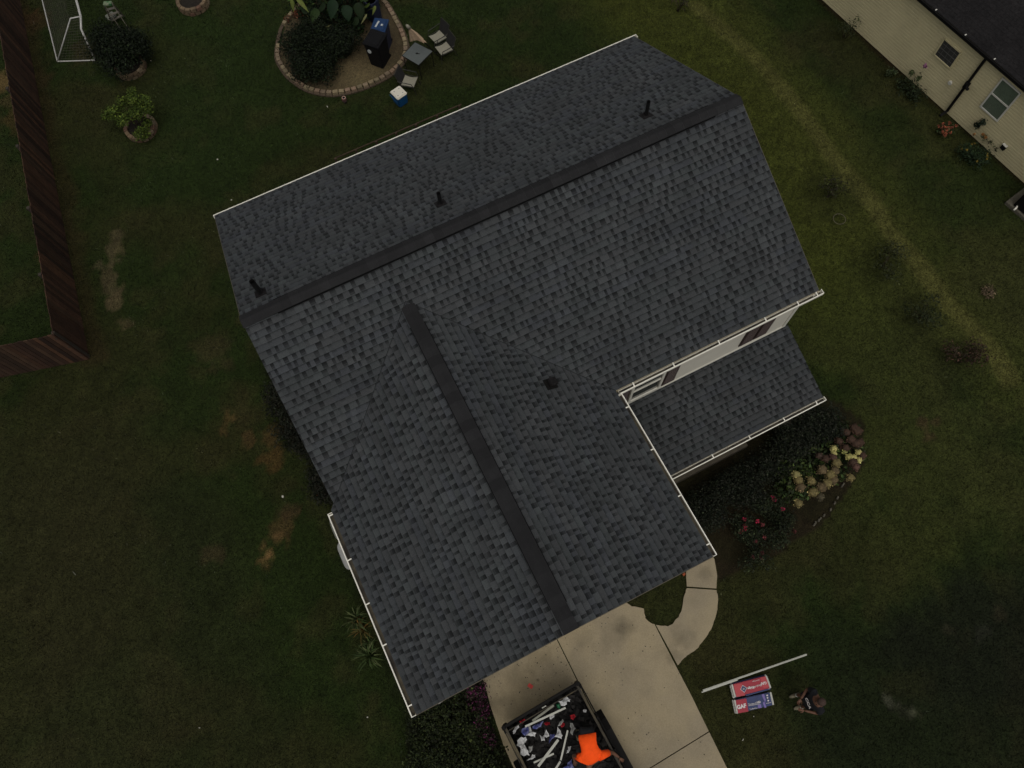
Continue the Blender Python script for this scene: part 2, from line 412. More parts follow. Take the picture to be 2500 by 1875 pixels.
swale = P((1700, 10), (1786, 83), (1863, 156), (1940, 253), (1998, 330), (2054, 411), (2119, 483), (2181, 574), (2235, 631), (2289, 700), (2326, 750), (2400, 830), (2470, 920))
gully = P((1700, 10), (1990, 500), (2140, 660), (2250, 790), (2340, 890), (2440, 1010))
def ground_color(x, y):
    n1 = fbm(x, y, 3.2, 0); n2 = fbm(x, y, 0.9, 1); n3 = fbm(x, y, 6.5, 2, 3); n4 = fbm(x, y, 0.3, 3, 3)
    c = np.zeros(x.shape + (3,))
    def lay(m, col):
        m = np.clip(m, 0, 1)[..., None]
        c[:] = c * (1 - m) + np.array(col) * m
    c[:] = (0.0145, 0.0215, 0.0058)
    lay(sstep(.45, .65, n1) * .7, (0.024, 0.022, 0.0085))
    lay(sstep(.5, .7, n2) * .45, (0.030, 0.026, 0.011))
    # greener strip on the far right side of the house
    d = seg_dist(x, y, P((1500, -80), (1700, 100), (1900, 330), (2010, 560), (2060, 720)))
    lay(sstep(3.2, 0.4, d + (n1 - .5) * 2) * .85, (0.042, 0.044, 0.0095))
    d = seg_dist(x, y, P((2250, 430), (2420, 700), (2480, 1100))); lay(sstep(5.5, 1, d) * .65 * (.3 + .7 * sstep(.38, .6, n1)), (0.036, 0.037, 0.0125))
    d = seg_dist(x, y, P((2060, 700), (2150, 1000), (2250, 1250))); lay(sstep(3.5, .5, d) * .5 * sstep(.35, .6, n2 * .5 + n1 * .5), (0.034, 0.040, 0.0105))
    # back lawn left a bit greener
    d = seg_dist(x, y, P((500, 100), (420, 350))); lay(sstep(3.5, .5, d) * .4, (0.016, 0.026, 0.007))
    # front lawn: darker
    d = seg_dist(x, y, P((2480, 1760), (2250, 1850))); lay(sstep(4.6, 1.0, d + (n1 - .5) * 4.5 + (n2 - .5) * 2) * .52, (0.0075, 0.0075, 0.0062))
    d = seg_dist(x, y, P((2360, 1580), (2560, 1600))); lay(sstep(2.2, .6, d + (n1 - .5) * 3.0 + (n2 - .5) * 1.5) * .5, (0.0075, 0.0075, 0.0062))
    d = seg_dist(x, y, P((1760, 1640), (1830, 1870))); lay(sstep(2.0, .3, d + (n2 - .5) * 1.6) * .6, (0.031, 0.025, 0.0105))
    # left lawn browner
    d = seg_dist(x, y, P((150, 1250), (260, 1750))); lay(sstep(5, 1, d + (n1 - .5) * 3) * .6, (0.0245, 0.0215, 0.0105))
    d = seg_dist(x, y, P((420, 1250), (640, 1850))); lay(sstep(1.6, .4, d + (n2 - .5) * 2) * .5, (0.014, 0.0165, 0.0065))
    # dry bare patches
    for px, py, r, s, col in [(278, 568, .26, .85, (.062, .048, .029)), (272, 612, .22, .8, (.062, .048, .029)), (290, 612, .18, .6, (.08, .06, .035)), (274, 640, .28, .85, (.062, .048, .029)), (245, 645, .18, .6, (.07, .055, .035)), (268, 672, .26, .8, (.062, .047, .028)), (276, 700, .32, .85, (.060, .046, .028)), (300, 697, .15, .5, (.07, .055, .03)), (280, 733, .24, .75, (.09, .065, .04)),
                              (300, 790, .25, .6, (.07, .05, .03)), (560, 1025, .35, .7, (.10, .055, .024)), (600, 1070, .3, .6, (.08, .045, .022)), (655, 1075, .42, .85, (.062, .038, .017)), (665, 1120, .45, .9, (.066, .039, .016)),
                              (690, 1290, .36, .75, (.060, .037, .018)), (700, 1240, .3, .5, (.06, .036, .022)), (657, 1345, .34, 1.0, (.15, .082, .040)), (675, 1320, .25, .7, (.10, .056, .028)), (520, 1355, .25, .5, (.05, .033, .02)),
                              (520, 860, .6, .45, (.055, .04, .022)), (590, 1000, .8, .3, (.05, .034, .018)), (600, 780, .35, .4, (.06, .042, .022)), (2165, 1703, .11, .6, (.085, .08, .065)), (2174, 1710, .10, .5, (.07, .065, .055)), (2190, 1722, .10, .4, (.045, .038, .035)), (2204, 1734, .12, .4, (.03, .027, .022)),
                              (2232, 1738, .10, .6, (.07, .066, .05)), (2246, 1744, .10, .5, (.055, .05, .035)), (2395, 1550, .22, .35, (.03, .028, .025)), (2315, 1538, .15, .4, (.04, .032, .025)), (2440, 1490, .18, .35, (.04, .03, .02)), (2260, 1050, .3, .6, (.065, .038, .024)),
                              (2480, 940, .30, .25, (.055, .042, .022)), (2440, 905, .30, .25, (.055, .042, .02)), (2330, 790, .4, .15, (.05, .04, .018)), (60, 40, .5, .7, (.06, .03, .016)), (80, 50, .6, .5, (.05, .028, .014)), (5, 200, .6, .9, (.10, .062, .03)),
                              (30, 290, .5, .6, (.06, .036, .016)), (25, 240, .4, .6, (.07, .05, .025)), (115, 620, .3, .4, (.05, .02, .012)), (215, 130, .7, .4, (.05, .03, .018)), (90, 190, .5, .5, (.042, .028, .014)), (700, 600, .001, 0, (0, 0, 0)),
                              (1690, 1300, .6, .7, (.05, .026, .016)), (1730, 1400, .001, 0, (0, 0, 0)), (835, 300, .001, 0, (0, 0, 0)), (2130, 510, .35, .6, (.07, .052, .028)), (610, 520, .5, .4, (.045, .04, .02))]:
        p = at(px, py, 0); d = np.hypot(x - p.x, y - p.y) + (n2 - .5) * min(r, .35) * 2.0 + (n4 - .5) * min(r, .35) * 2.6
        lay(sstep(r * 1.15, r * .45, d) * s, col)
    # dry strip and swale
    i = seg_dist(x, y, swale); lay(sstep(.40, .14, i + (n2 - .5) * .25) * (.85 + .12 * sstep(.4, .6, n4)) * (.95 + .05 * sstep(.35, .6, n1)), (.088, .076, .029))
    lay(sstep(1.7, .5, i + (n1 - .5) * 1.6) * .45, (.044, .046, .012))
    i2 = seg_dist(x, y, gully)
    for px, py in [(2030, 480), (2155, 650), (2245, 765), (2335, 880)]:
        p = at(px, py, 0); d = np.hypot(x - p.x, y - p.y); lay(sstep(1.2, .3, d + (n1 - .5)) * .35, (.013, .014, .006))
    # fence line soil
    d = seg_dist(x, y, [(-6.6, 30), (-8.15, 13.8)]); lay(sstep(.5, .1, d + (n2 - .5) * .7) * .5, (.034, .020, .011))
    # beds
    d = inpoly(x, y, frontbed); m = d * 1.0; lay(m * .9, (.014, .0105, .0062)); lay(m * sstep(.45, .65, n2) * .6, (.018, .012, .008))
    d = inpoly(x, y, azbed); lay(d * .9, (.007, .0075, .0045))
    # soil strip at the neighbour wall
    d = seg_dist(x, y, [(18.9, 17.0), (20.7, 3.2)]); lay(sstep(.34, .08, d + (n2 - .5) * .3) * .75, (.022, .010, .007))
    # darker ground close to the walls of the house
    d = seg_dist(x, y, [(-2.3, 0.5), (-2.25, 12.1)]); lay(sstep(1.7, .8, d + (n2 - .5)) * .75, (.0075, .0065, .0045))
    c *= (0.98 * (0.72 + 0.56 * n4))[..., None] * np.array([.98, 1.06, .84])
    return c
xs = np.concatenate([[-900, -400, -150, -60, -30], np.arange(-17, 30.01, 0.11), [40, 70, 160, 420, 950]])
ys = np.concatenate([[-900, -400, -150, -60, -25], np.arange(-9, 34.01, 0.11), [45, 75, 160, 420, 950]])
GX, GY = np.meshgrid(xs, ys, indexing='ij')
GZ = np.where((GX > -17.1) & (GX < 30.1) & (GY > -9.1) & (GY < 34.1), (fbm(GX, GY, 2.0, 1) - .5) * .02, 0.0)
dsw = seg_dist(GX, GY, gully); GZ = GZ - 0.10 * np.exp(-(dsw / 1.1) ** 2) * (GX < 30)
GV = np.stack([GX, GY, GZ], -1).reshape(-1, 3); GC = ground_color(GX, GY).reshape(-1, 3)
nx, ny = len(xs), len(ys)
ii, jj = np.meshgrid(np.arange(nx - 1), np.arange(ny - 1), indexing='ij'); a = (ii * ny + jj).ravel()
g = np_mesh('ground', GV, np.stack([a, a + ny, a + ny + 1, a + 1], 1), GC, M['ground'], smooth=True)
tag(g, kind='structure')

# ------------------------------------------------------------------ driveway and path
def slab_poly(name, poly, z, m, kind='structure'):
    mb = MB(); mb.prism([tuple(p[:2]) for p in poly], -0.05, z); o = mb.build(name, m); tag(o, kind=kind); return o
dirY = Vector((dr[0][0] - dr[3][0], dr[0][1] - dr[3][1])).normalized()
gp = 0.012
jx = jT.x
# left and right bays of the driveway, then the next row beyond the cross joint
yA = 1.6
jr = [(jx_b.x, jx_b.y), (jx_a.x, jx_a.y)]
sl_ = (jx_b.y - jx_a.y) / (jx_b.x - jx_a.x)
yj = lambda x: jx_a.y + sl_ * (x - jx_a.x)
bays = [[(dl[0][0], yA), (jx - gp, yA), (jx - gp, yj(jx) + gp), (dl[2][0], yj(dl[2][0]) + gp), dl[2], dl[1], dl[0]],
        [(jx + gp, yA), (2.4, yA), *ragged(drive_edge_top, 4, .02, 5), (dr[0][0] - 0.012, dr[0][1]), dr[1], (dr[2][0], dr[2][1] + gp), (jx + gp, yj(jx) + gp)],
        [(jx - gp, yj(jx) - gp), (dl[2][0], yj(dl[2][0]) - gp), dl[3], (dl[3][0], -9), (jx - gp, -9)],
        [(jx + gp, yj(jx) - gp), (dr[2][0], dr[2][1] - gp), dr[3], dr[4], (dr[4][0] - .2, -9), (jx + gp, -9)]]
mbd = MB()
for b in bays: mbd.prism(b, -0.06, 0.055)
tag(mbd.build('driveway', M['conc'], bevel=0), kind='structure')
mbp = MB()
mbp.prism(ragged(P((1601, 1526), (1636, 1526), (1662, 1494), (1669, 1457), (1676, 1436))) + ragged(P((1748, 1441), (1752, 1466), (1745, 1510), (1727, 1550), (1698, 1586), (1669, 1607), (1654, 1624)), seed=2), -0.06, 0.05)
mbp.prism(P((1676, 1432), (1674, 1398), (1680, 1387)) + [(3.95, .6), (3.95, 2.36), (5.2, 2.36), (5.3, .6)] + P((1743, 1365), (1750, 1405), (1748, 1437)), -0.06, 0.05)
tag(mbp.build('path', M['conc']), kind='structure')

# ------------------------------------------------------------------ house
house = thing('house', (3.3, 6.5, 0), 'large cream two storey house with dark grey shingle roof and projecting front garage wing', 'house')
rnd = random.Random(3)
PAL = [(.91, 1.0, 1.05), (.93, 1.01, 1.03), (.91, 1.01, 1.02), (.94, 1.0, 1.02), (.91, .99, 1.07), (.93, 1.01, 1.03), (.94, 1.0, 1.02)]
BASE = 0.0495
def shingles(mb, o, U, V, L, S, seed, tone=1.0):
    rr = random.Random(seed); o = Vector(o); U = Vector(U).normalized(); V = Vector(V).normalized(); N = U.cross(V)
    if N.z < 0: N = -N; flip = True
    else: flip = False
    def pt(u, v, h): return o + U * u + V * v + N * h
    ex = 0.138; nc = int(math.ceil(S / ex))
    def quad(p, c):
        mb.add(p if not flip else p[::-1], [(0, 1, 2, 3)], c if not flip else (c[::-1] if isinstance(c[0], tuple) else c))
    for k in range(nc):
        v0 = k * ex; v1 = min(v0 + ex, S); u = -rr.random() * .2
        ct = rr.uniform(.96, 1.04); shtone = 1; shu = 0; pal = PAL[1]
        run = rr.random() < .5
        while u < L:
            if u >= shu:
                shu = u + rr.uniform(.5, 1.0); pal = rr.choice(PAL); shtone = rr.uniform(.975, 1.025)
            gap = run; run = not run
            wd = rr.choice((.06, .08, .10, .11)) * rr.uniform(.85, 1.15) if gap else rr.choice((.06, .08, .10, .12, .14, .20)) * rr.uniform(.85, 1.15)
            a = max(u, 0); b = min(u + wd, L); u += wd
            if b - a < .004: continue
            if not gap:
                wx_ = o + U * u + V * v0; cl_ = float(vnoise(np.array([wx_.x + seed]), np.array([wx_.y]), .42, seed % 4)[0])
                t = BASE * tone * ct * shtone * rr.choice((.90, .96, .99, 1.0, 1.01, 1.04, 1.10)) * (.86 + .26 * cl_)
            else:
                t = BASE * tone * ct * shtone * rr.choice((.26, .30, .36, .48, .80))
            c = tuple(t * q for q in pal); 
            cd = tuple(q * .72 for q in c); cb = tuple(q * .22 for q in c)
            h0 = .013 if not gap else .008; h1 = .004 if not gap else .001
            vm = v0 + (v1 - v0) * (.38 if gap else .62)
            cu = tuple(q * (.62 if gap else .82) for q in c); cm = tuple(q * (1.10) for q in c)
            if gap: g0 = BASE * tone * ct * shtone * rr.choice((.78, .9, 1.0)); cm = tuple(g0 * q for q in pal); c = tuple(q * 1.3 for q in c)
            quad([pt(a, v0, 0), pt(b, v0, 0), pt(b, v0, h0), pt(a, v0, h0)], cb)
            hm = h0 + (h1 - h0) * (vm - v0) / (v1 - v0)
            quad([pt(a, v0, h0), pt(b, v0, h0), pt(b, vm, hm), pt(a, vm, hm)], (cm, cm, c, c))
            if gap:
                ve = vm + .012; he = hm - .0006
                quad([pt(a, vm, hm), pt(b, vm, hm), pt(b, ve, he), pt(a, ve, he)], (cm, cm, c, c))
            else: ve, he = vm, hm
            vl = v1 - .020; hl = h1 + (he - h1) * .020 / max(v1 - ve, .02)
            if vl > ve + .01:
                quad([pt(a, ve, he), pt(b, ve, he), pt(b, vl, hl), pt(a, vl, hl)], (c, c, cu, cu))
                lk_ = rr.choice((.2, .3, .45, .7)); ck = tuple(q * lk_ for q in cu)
                quad([pt(a, vl, hl), pt(b, vl, hl), pt(b, v1, h1), pt(a, v1, h1)], (cu, cu, ck, ck))  # dark strip paints shade under the next butt, with the product's own shadow line
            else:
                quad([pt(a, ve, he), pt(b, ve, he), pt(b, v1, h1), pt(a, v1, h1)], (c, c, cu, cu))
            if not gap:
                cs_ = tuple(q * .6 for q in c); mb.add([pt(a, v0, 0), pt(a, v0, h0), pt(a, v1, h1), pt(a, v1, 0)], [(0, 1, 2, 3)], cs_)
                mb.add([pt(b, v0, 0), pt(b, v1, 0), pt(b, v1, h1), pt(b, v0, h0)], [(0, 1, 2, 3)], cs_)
    # deck under the shingles
    d = (.02, .018, .016)
    mb.add([pt(0, 0, -.002), pt(L, 0, -.002), pt(L, S, -.002), pt(0, S, -.002), pt(0, 0, -.05), pt(L, 0, -.05), pt(L, S, -.05), pt(0, S, -.05)],
           [(0, 1, 2, 3), (4, 7, 6, 5), (0, 4, 5, 1), (1, 5, 6, 2), (2, 6, 7, 3), (3, 7, 4, 0)], d)
cs = math.hypot(1, SL)
# back slope
mb = MB(); dy = HYB - RY; slb = (RZ - 5.46) / dy
shingles(mb, (HX0, HYB, 5.46), (1, 0, 0), (0, -dy, RZ - 5.46), HX1 - HX0, math.hypot(dy, RZ - 5.46), 11, 1.05)
mb.build('roof_slope', M['shingle'], house)
# front slope, right part reaches the eave, all of it is built and the wing roof covers its foot
mb = MB(); dyf = RY - HYF; zf = RZ - SL * dyf
shingles(mb, (HX0, HYF, zf), (1, 0, 0), (0, dyf, RZ - zf), HX1 - HX0, math.hypot(dyf, RZ - zf), 12)
mb.build('roof_slope', M['shingle'], house)
def yv_r(x): return RY - ((RZ - WZ) + SLR * (x - WX)) / SL
def yv_l(x): return RY - ((RZ - WZ) + SLL * (WX - x)) / SL
ytop = yv_r(WX) + .02
# wing right slope
zr = WZ - SLR * (WXR - WX); Ls = ytop - WYF
mb = MB(); shingles(mb, (WXR, WYF, zr), (0, 1, 0), (-(WXR - WX), 0, WZ - zr), Ls, math.hypot(WXR - WX, WZ - zr), 13)
p1 = Vector((WX, yv_r(WX), 0)); p2 = Vector((WXR, yv_r(WXR), 0)); d = p2 - p1; n_ = Vector((-d.y, d.x, 0));  n_ = n_ if n_.y > 0 else -n_
mb.build('roof_slope', M['shingle'], house, clips=[(p1 + Vector((0, .03, 0)), n_)])
# wing left slope
zl = WZ - SLL * (WX - WXL)
mb = MB(); shingles(mb, (WXL, WYF, zl), (0, 1, 0), ((WX - WXL), 0, WZ - zl), Ls, math.hypot(WX - WXL, WZ - zl), 14)
q2 = Vector((WXL, yv_l(WXL), 0)); d = q2 - p1; n_ = Vector((-d.y, d.x, 0)); n_ = n_ if n_.y > 0 else -n_
mb.build('roof_slope', M['shingle'], house, clips=[(p1 + Vector((0, .03, 0)), n_)])
# cut valley lines: a narrow fold of shingle laid in each valley
for fx, xe, sgn in ((yv_r, WXR, 1), (yv_l, WXL + .1, -1)):
    mb = MB(); a = Vector((WX, fx(WX), 0)); b = Vector((xe, fx(xe), 0))
    s_ = SLR if sgn > 0 else SLL
    a.z = WZ + .022; b.z = WZ - s_ * abs(xe - WX) + .022
    mb.bar(a, b, .012, .006, col=(.018, .019, .020)); mb.build('valley', M['cap'], house)
# ridge caps with raised vents
def ridge_cap(a, b, sA, sB, name='ridge_cap'):
    a = Vector(a); b = Vector(b); d = (b - a).normalized(); sx = Vector((0, 0, 1)).cross(d).normalized(); L = (b - a).length
    mb = MB(); r = random.Random(int(L * 100)); n = int(L / .21); W = .150
    for (off, i0, i1) in ((.045, 1.6 / L, 1 - 1.3 / L if L > 8 else 1 - .55 / L),):
        lo = a + d * (.9 if L > 8 else .55); hi = b - d * (.9 if L > 8 else .5)
        for s, sl_k in ((1, sA), (-1, sB)):
            o1 = sx * s
            q = [lo, hi, hi + o1 * (W - .02) - Vector((0, 0, sl_k * W)), lo + o1 * (W - .02) - Vector((0, 0, sl_k * W))]
            top = [v + Vector((0, 0, .042)) for v in q]; bot = [v - Vector((0, 0, .02)) for v in q]
            mb.add(top + bot, [(0, 1, 2, 3), (3, 2, 6, 7), (0, 3, 7, 4), (1, 5, 6, 2)], (.006, .006, .006))
    for k in range(n + 1):
        p0 = a + d * (L * k / n - .01); p1_ = a + d * min(L, (L * (k + 1) / n) + .035)
        t = r.uniform(.80, 1.18) * .0185; c = (t, t * 1.0, t * 1.02)
        u = k / n; edge = .9 if L > 8 else .6
        lift = lambda p: .028 + .032 * min(1, max(0, min((p - a).length / edge - .25, (b - p).length / edge - .25)))
        l0, l1 = lift(p0) + .006, lift(p1_)
        for s, sk in ((1, sA), (-1, sB)):
            o1 = sx * s * W; dz = Vector((0, 0, -sk * W))
            tp = [p0 + Vector((0, 0, l0)), p1_ + Vector((0, 0, l1)), p1_ + o1 + dz + Vector((0, 0, l1)), p0 + o1 + dz + Vector((0, 0, l0))]
            f = [(0, 1, 2, 3)] if s < 0 else [(3, 2, 1, 0)]
            mb.add(tp, f, c)
            lo_ = [v - Vector((0, 0, .006)) for v in tp]
            mb.add([tp[3], tp[2], lo_[2], lo_[3]], [(0, 1, 2, 3)], (.005,) * 3); mb.add([tp[0], tp[3], lo_[3], lo_[0]], [(0, 1, 2, 3)], (.06,) * 3)
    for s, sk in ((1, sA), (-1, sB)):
        o1 = sx * s * (W + .006); dz = Vector((0, 0, -sk * W + .036)); mb.bar(a + d * edge * .8 + o1 + dz, b - d * edge * .8 + o1 + dz, .014, .034, col=(.0015, .0015, .0015))  # near-black bars paint the shadow line under the cap edge and vent slots
    return mb.build(name, M['cap'], house)
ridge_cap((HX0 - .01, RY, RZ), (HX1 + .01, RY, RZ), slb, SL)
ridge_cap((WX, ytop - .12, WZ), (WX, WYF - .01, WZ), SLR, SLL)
# porch roof
PZ1, PZ0 = 3.43, 2.80; PY1, PY0 = 4.25, 2.34
mb = MB(); shingles(mb, (3.7, PY0, PZ0), (1, 0, 0), (0, PY1 - PY0, PZ1 - PZ0), 9.12 - 3.7, math.hypot(PY1 - PY0, PZ1 - PZ0), 15, .92)
mb.build('roof_slope', M['shingle'], house)
# fascia / rake boards and soffits
mb = MB()
for x in (HX0 + .012, HX1 - .012):
    mb.bar((x, HYB, 5.36), (x, RY, RZ - .095), .03, .13); 
mb.bar((HX1 - .012, HYF, zf - .095), (HX1 - .012, RY, RZ - .095), .03, .13)
mb.bar((HX0 + .012, yv_l(HX0), RZ - SL * (RY - yv_l(HX0)) - .095), (HX0 + .012, RY, RZ - .095), .03, .13)
mb.bar((WXR, WYF + .012, zr - .09), (WX, WYF + .012, WZ - .09), .03, .13); mb.bar((WXL, WYF + .012, zl - .09), (WX, WYF + .012, WZ - .09), .03, .13)
mb.box(((HX0 + HX1) / 2, HYB - .02, 5.34), (HX1 - HX0, .03, .16)); mb.box(((WXR + HX1) / 2, HYF + .02, zf - .13), (HX1 - WXR, .03, .16))
mb.box((WXR - .02, (WYF + HYF) / 2, zr - .13), (.03, HYF - WYF, .16)); mb.box((WXL + .02, (WYF + 4.45) / 2, zl - .13), (.03, 4.45 - WYF, .16))
mb.box((6.4, PY0 + .02, PZ0 - .11), (5.4, .03, .14))
mb.build('fascia', M['soff'], house)
for ea_, eb_ in (((HX0 - .004, HYB, 5.445), (HX0 - .004, RY, RZ - .015)), ((HX1 + .004, HYB, 5.445), (HX1 + .004, RY, RZ - .015)), ((HX1 + .004, HYF, zf - .015), (HX1 + .004, RY, RZ - .015)),
                 ((WXR, WYF - .006, zr - .012), (WX, WYF - .006, WZ - .012)), ((WXL, WYF - .006, zl - .012), (WX, WYF - .006, WZ - .012))):
    mb = MB(); mb.bar(ea_, eb_, .012, .03); mb.build('drip_edge', M['drip'], house)

def wall_poly(mb, pts, t=.12, n=None):
    pts = [Vector(p) for p in pts]; n = Vector(n)
    k = len(pts); a = pts; b = [p - n * t for p in pts]
    mb.add(a + b, [tuple(range(k)), tuple(range(k, 2 * k))[::-1]] + [(i, i + k, (i + 1) % k + k, (i + 1) % k) for i in range(k)])
mb = MB()
zt = 5.32
wall_poly(mb, [(WALL_X0, WALL_YF, 0), (WALL_X1, WALL_YF, 0), (WALL_X1, WALL_YF, zt + .06), (WALL_X0, WALL_YF, zt + .06)], n=(0, -1, 0))
wall_poly(mb, [(WALL_X1, WALL_YB, 0), (WALL_X0, WALL_YB, 0), (WALL_X0, WALL_YB, zt + .12), (WALL_X1, WALL_YB, zt + .12)], n=(0, 1, 0))
for x, s in ((WALL_X1, 1), (WALL_X0, -1)):
    yy = [WALL_YF + .125, WALL_YB - .125]
    wall_poly(mb, [(x, yy[0], 0), (x, yy[1], 0), (x, yy[1], zt + .1), (x, RY, RZ - .09), (x, yy[0], zt + .08)], n=(s, 0, 0))
wall_poly(mb, [(WW_X0, WW_YF, 2.45), (WW_X1, WW_YF, 2.45), (WW_X1, WW_YF, zr - .02), (WX, WW_YF, WZ - .09), (WW_X0, WW_YF, zl - .02)], n=(0, -1, 0))
wall_poly(mb, [(WW_X0, WW_YF, 0), (-1.75, WW_YF, 0), (-1.75, WW_YF, 2.45), (WW_X0, WW_YF, 2.45)], n=(0, -1, 0))
wall_poly(mb, [(3.1, WW_YF, 0), (WW_X1, WW_YF, 0), (WW_X1, WW_YF, 2.45), (3.1, WW_YF, 2.45)], n=(0, -1, 0))
wall_poly(mb, [(WW_X1, WW_YF + .125, 0), (WW_X1, WALL_YF - .005, 0), (WW_X1, WALL_YF - .005, zr - .03), (WW_X1, WW_YF + .125, zr - .03)], n=(1, 0, 0))
wall_poly(mb, [(WW_X0, WW_YF + .125, 0), (WW_X0, WALL_YF - .005, 0), (WW_X0, WALL_YF - .005, zl - .03), (WW_X0, WW_YF + .125, zl - .03)], n=(-1, 0, 0))
mb.build('wall', M['siding'], house)
# thin trim: top board, corner post, porch flashing
mb = MB()
mb.box((6.4, WALL_YF - .012, 3.475), (5.25, .02, .05)); mb.box((WALL_X1 - .03, WALL_YF - .012, 4.4), (.09, .022, 1.75)); mb.box((WALL_X1 + .012, WALL_YF + .03, 2.6), (.022, .09, 5.2))
mb.build('trim', M['trim'], house)
# gutters
def gutter(a, b, out, end_a=True, end_b=True, hang=None, hz=None):
    a = Vector(a); b = Vector(b); d = (b - a).normalized(); out = Vector(out)
    mb = MB(); w_, h_, t = .095, .10, .008
    prof = [(0, 0), (w_, 0), (w_, -.02), (w_ * .93, -.03), (w_ * .78, -h_), (.005, -h_), (0, -.0)]
    L = (b - a).length
    def P3(s, o, z): return a + d * s - out * w_ + out * o + Vector((0, 0, z))
    def strip(o0, z0, o1, z1, th=.006):
        mb.add([P3(0, o0, z0), P3(L, o0, z0), P3(L, o1, z1), P3(0, o1, z1)], [(0, 1, 2, 3)])
    mb.bar(a - out * .008 - Vector((0, 0, .006)), b - out * .008 - Vector((0, 0, .006)), .021, .016)
    mb.bar(a - out * .008 - Vector((0, 0, .055)), b - out * .008 - Vector((0, 0, .055)), .008, .085)
    mb.bar(a - out * .048 - Vector((0, 0, .098)), b - out * .048 - Vector((0, 0, .098)), .085, .006)
    mb.bar(a - out * .096 - Vector((0, 0, .070)), b - out * .096 - Vector((0, 0, .070)), .006, .05)
    if end_a: mb.bar(a - out * .002, a - out * .112, .012, .014); mb.box(a - out * .055 - Vector((0, 0, .05)), (abs(out.x) * .1 + .008, abs(out.y) * .1 + .008, .085))
    if end_b: mb.bar(b - out * .002, b - out * .112, .012, .014); mb.box(b - out * .055 - Vector((0, 0, .05)), (abs(out.x) * .1 + .008, abs(out.y) * .1 + .008, .085))
    g = mb.build('gutter', M['white'], house)
    m2 = MB(); m2.bar(a - out * .05 - Vector((0, 0, .092)) + d * .01, b - out * .05 - Vector((0, 0, .092)) - d * .01, .074, .004); m2.build('gutter_floor', M['gutin'], g)
    for i, s in enumerate(hang):
        m3 = MB(); c = a + d * s
        m3.bar(c - out * .015 + Vector((0, 0, .005)), c - out * .12 + Vector((0, 0, .03)), .024, .012, col=None)
        m3.build('bracket', M['white'], g)
    return g
GZF = zf - .02
gutter((HX0 - .02, 12.485, 5.44), (9.23, 12.485, 5.44), (0, 1, 0), hang=[.45, 2.0, 4.1, 6.3, 8.2, 10.0, 11.3], hz=0)
gutter((4.02, 4.035, 5.405), (9.23, 4.035, 5.405), (0, -1, 0), end_a=False, hang=[.35, 1.35, 2.5, 3.7, 4.55, 5.05])
gutter((4.05, WYF, 5.405), (4.05, 4.03, 5.405), (1, 0, 0), hang=[.25, 1.35, 2.45, 3.5])
gutter((WXL - .11, WYF, 5.555), (WXL - .11, 4.45, 5.555), (-1, 0, 0), hang=[.2, 1.4, 2.25, 3.2, 4.2])
gutter((3.80, 2.235, 2.77), (9.16, 2.235, 2.77), (0, -1, 0), end_a=False, hang=[.9, 2.1, 3.15, 4.15, 5.1])
# upper front window with shutters; positions read off the photograph on the wall plane
WP, WN = (0, WALL_YF, 0), (0, -1, 0)
wa = at_plane(1533, 980, WP, WN); wb = at_plane(1606, 944, WP, WN)
sb0 = at_plane(1608, 943, WP, WN); sb1 = at_plane(1639, 928, WP, WN)
x0, x1 = wa.x, wb.x; zb = (wa.z + wb.z) / 2 + .02
m1 = MB(); F = WALL_YF - .02
ztop = zb + 1.25
for xx in (x0, x1): m1.box((xx, F, (zb + ztop) / 2), (.07, .05, ztop - zb))
m1.box(((x0 + x1) / 2, F, zb), (x1 - x0 + .12, .06, .07)); m1.box(((x0 + x1) / 2, F, ztop), (x1 - x0 + .12, .05, .07)); m1.box(((x0 + x1) / 2, F, (zb + ztop) / 2 + .02), (x1 - x0, .04, .045))
wf = m1.build('window_frame', M['trim'], house)
m1 = MB(); m1.box(((x0 + x1) / 2, F + .012, (zb + ztop) / 2), (x1 - x0 - .06, .012, ztop - zb - .05)); m1.build('pane', M['glass'], wf)
def shutter(xa, xb, z0, z1, yy=WALL_YF):
    m = MB(); c = (xa + xb) / 2; wd = xb - xa
    m.box((c, yy - .015, (z0 + z1) / 2), (wd, .028, z1 - z0))
    k = int((z1 - z0) / .055)
    for i in range(k): m.box((c, yy - .034, z0 + .04 + i * (z1 - z0 - .06) / k), (wd - .08, .012, .03), Matrix.Rotation(.35, 3, 'X'))
    return m.build('shutter', M['shutter'], house)
shutter(sb0.x + .05, sb1.x + .05, zb - .02, ztop + .02)
shutter(x0 - .42, x0 - .06, zb - .02, ztop + .02)
c0 = at_plane(1801, 846, WP, WN); c1 = at_plane(1864, 818, WP, WN); cm_ = (c0.x + c1.x) / 2
shutter(c0.x, cm_ - .012, c0.z + .03, c0.z + 1.3); shutter(cm_ + .012, c1.x, c0.z + .03, c0.z + 1.3)
# downspout on the right front corner
mb = MB(); mb.bar((WALL_X1 + .06, WALL_YF + .06, .15), (WALL_X1 + .06, WALL_YF + .06, 5.1), .08, .06, up=(0, 1, 0)); mb.bar((WALL_X1 + .06, WALL_YF + .06, 5.1), (WALL_X1 + .05, 4.1, 5.32), .06, .06)
mb.build('downspout', M['trim'], house)
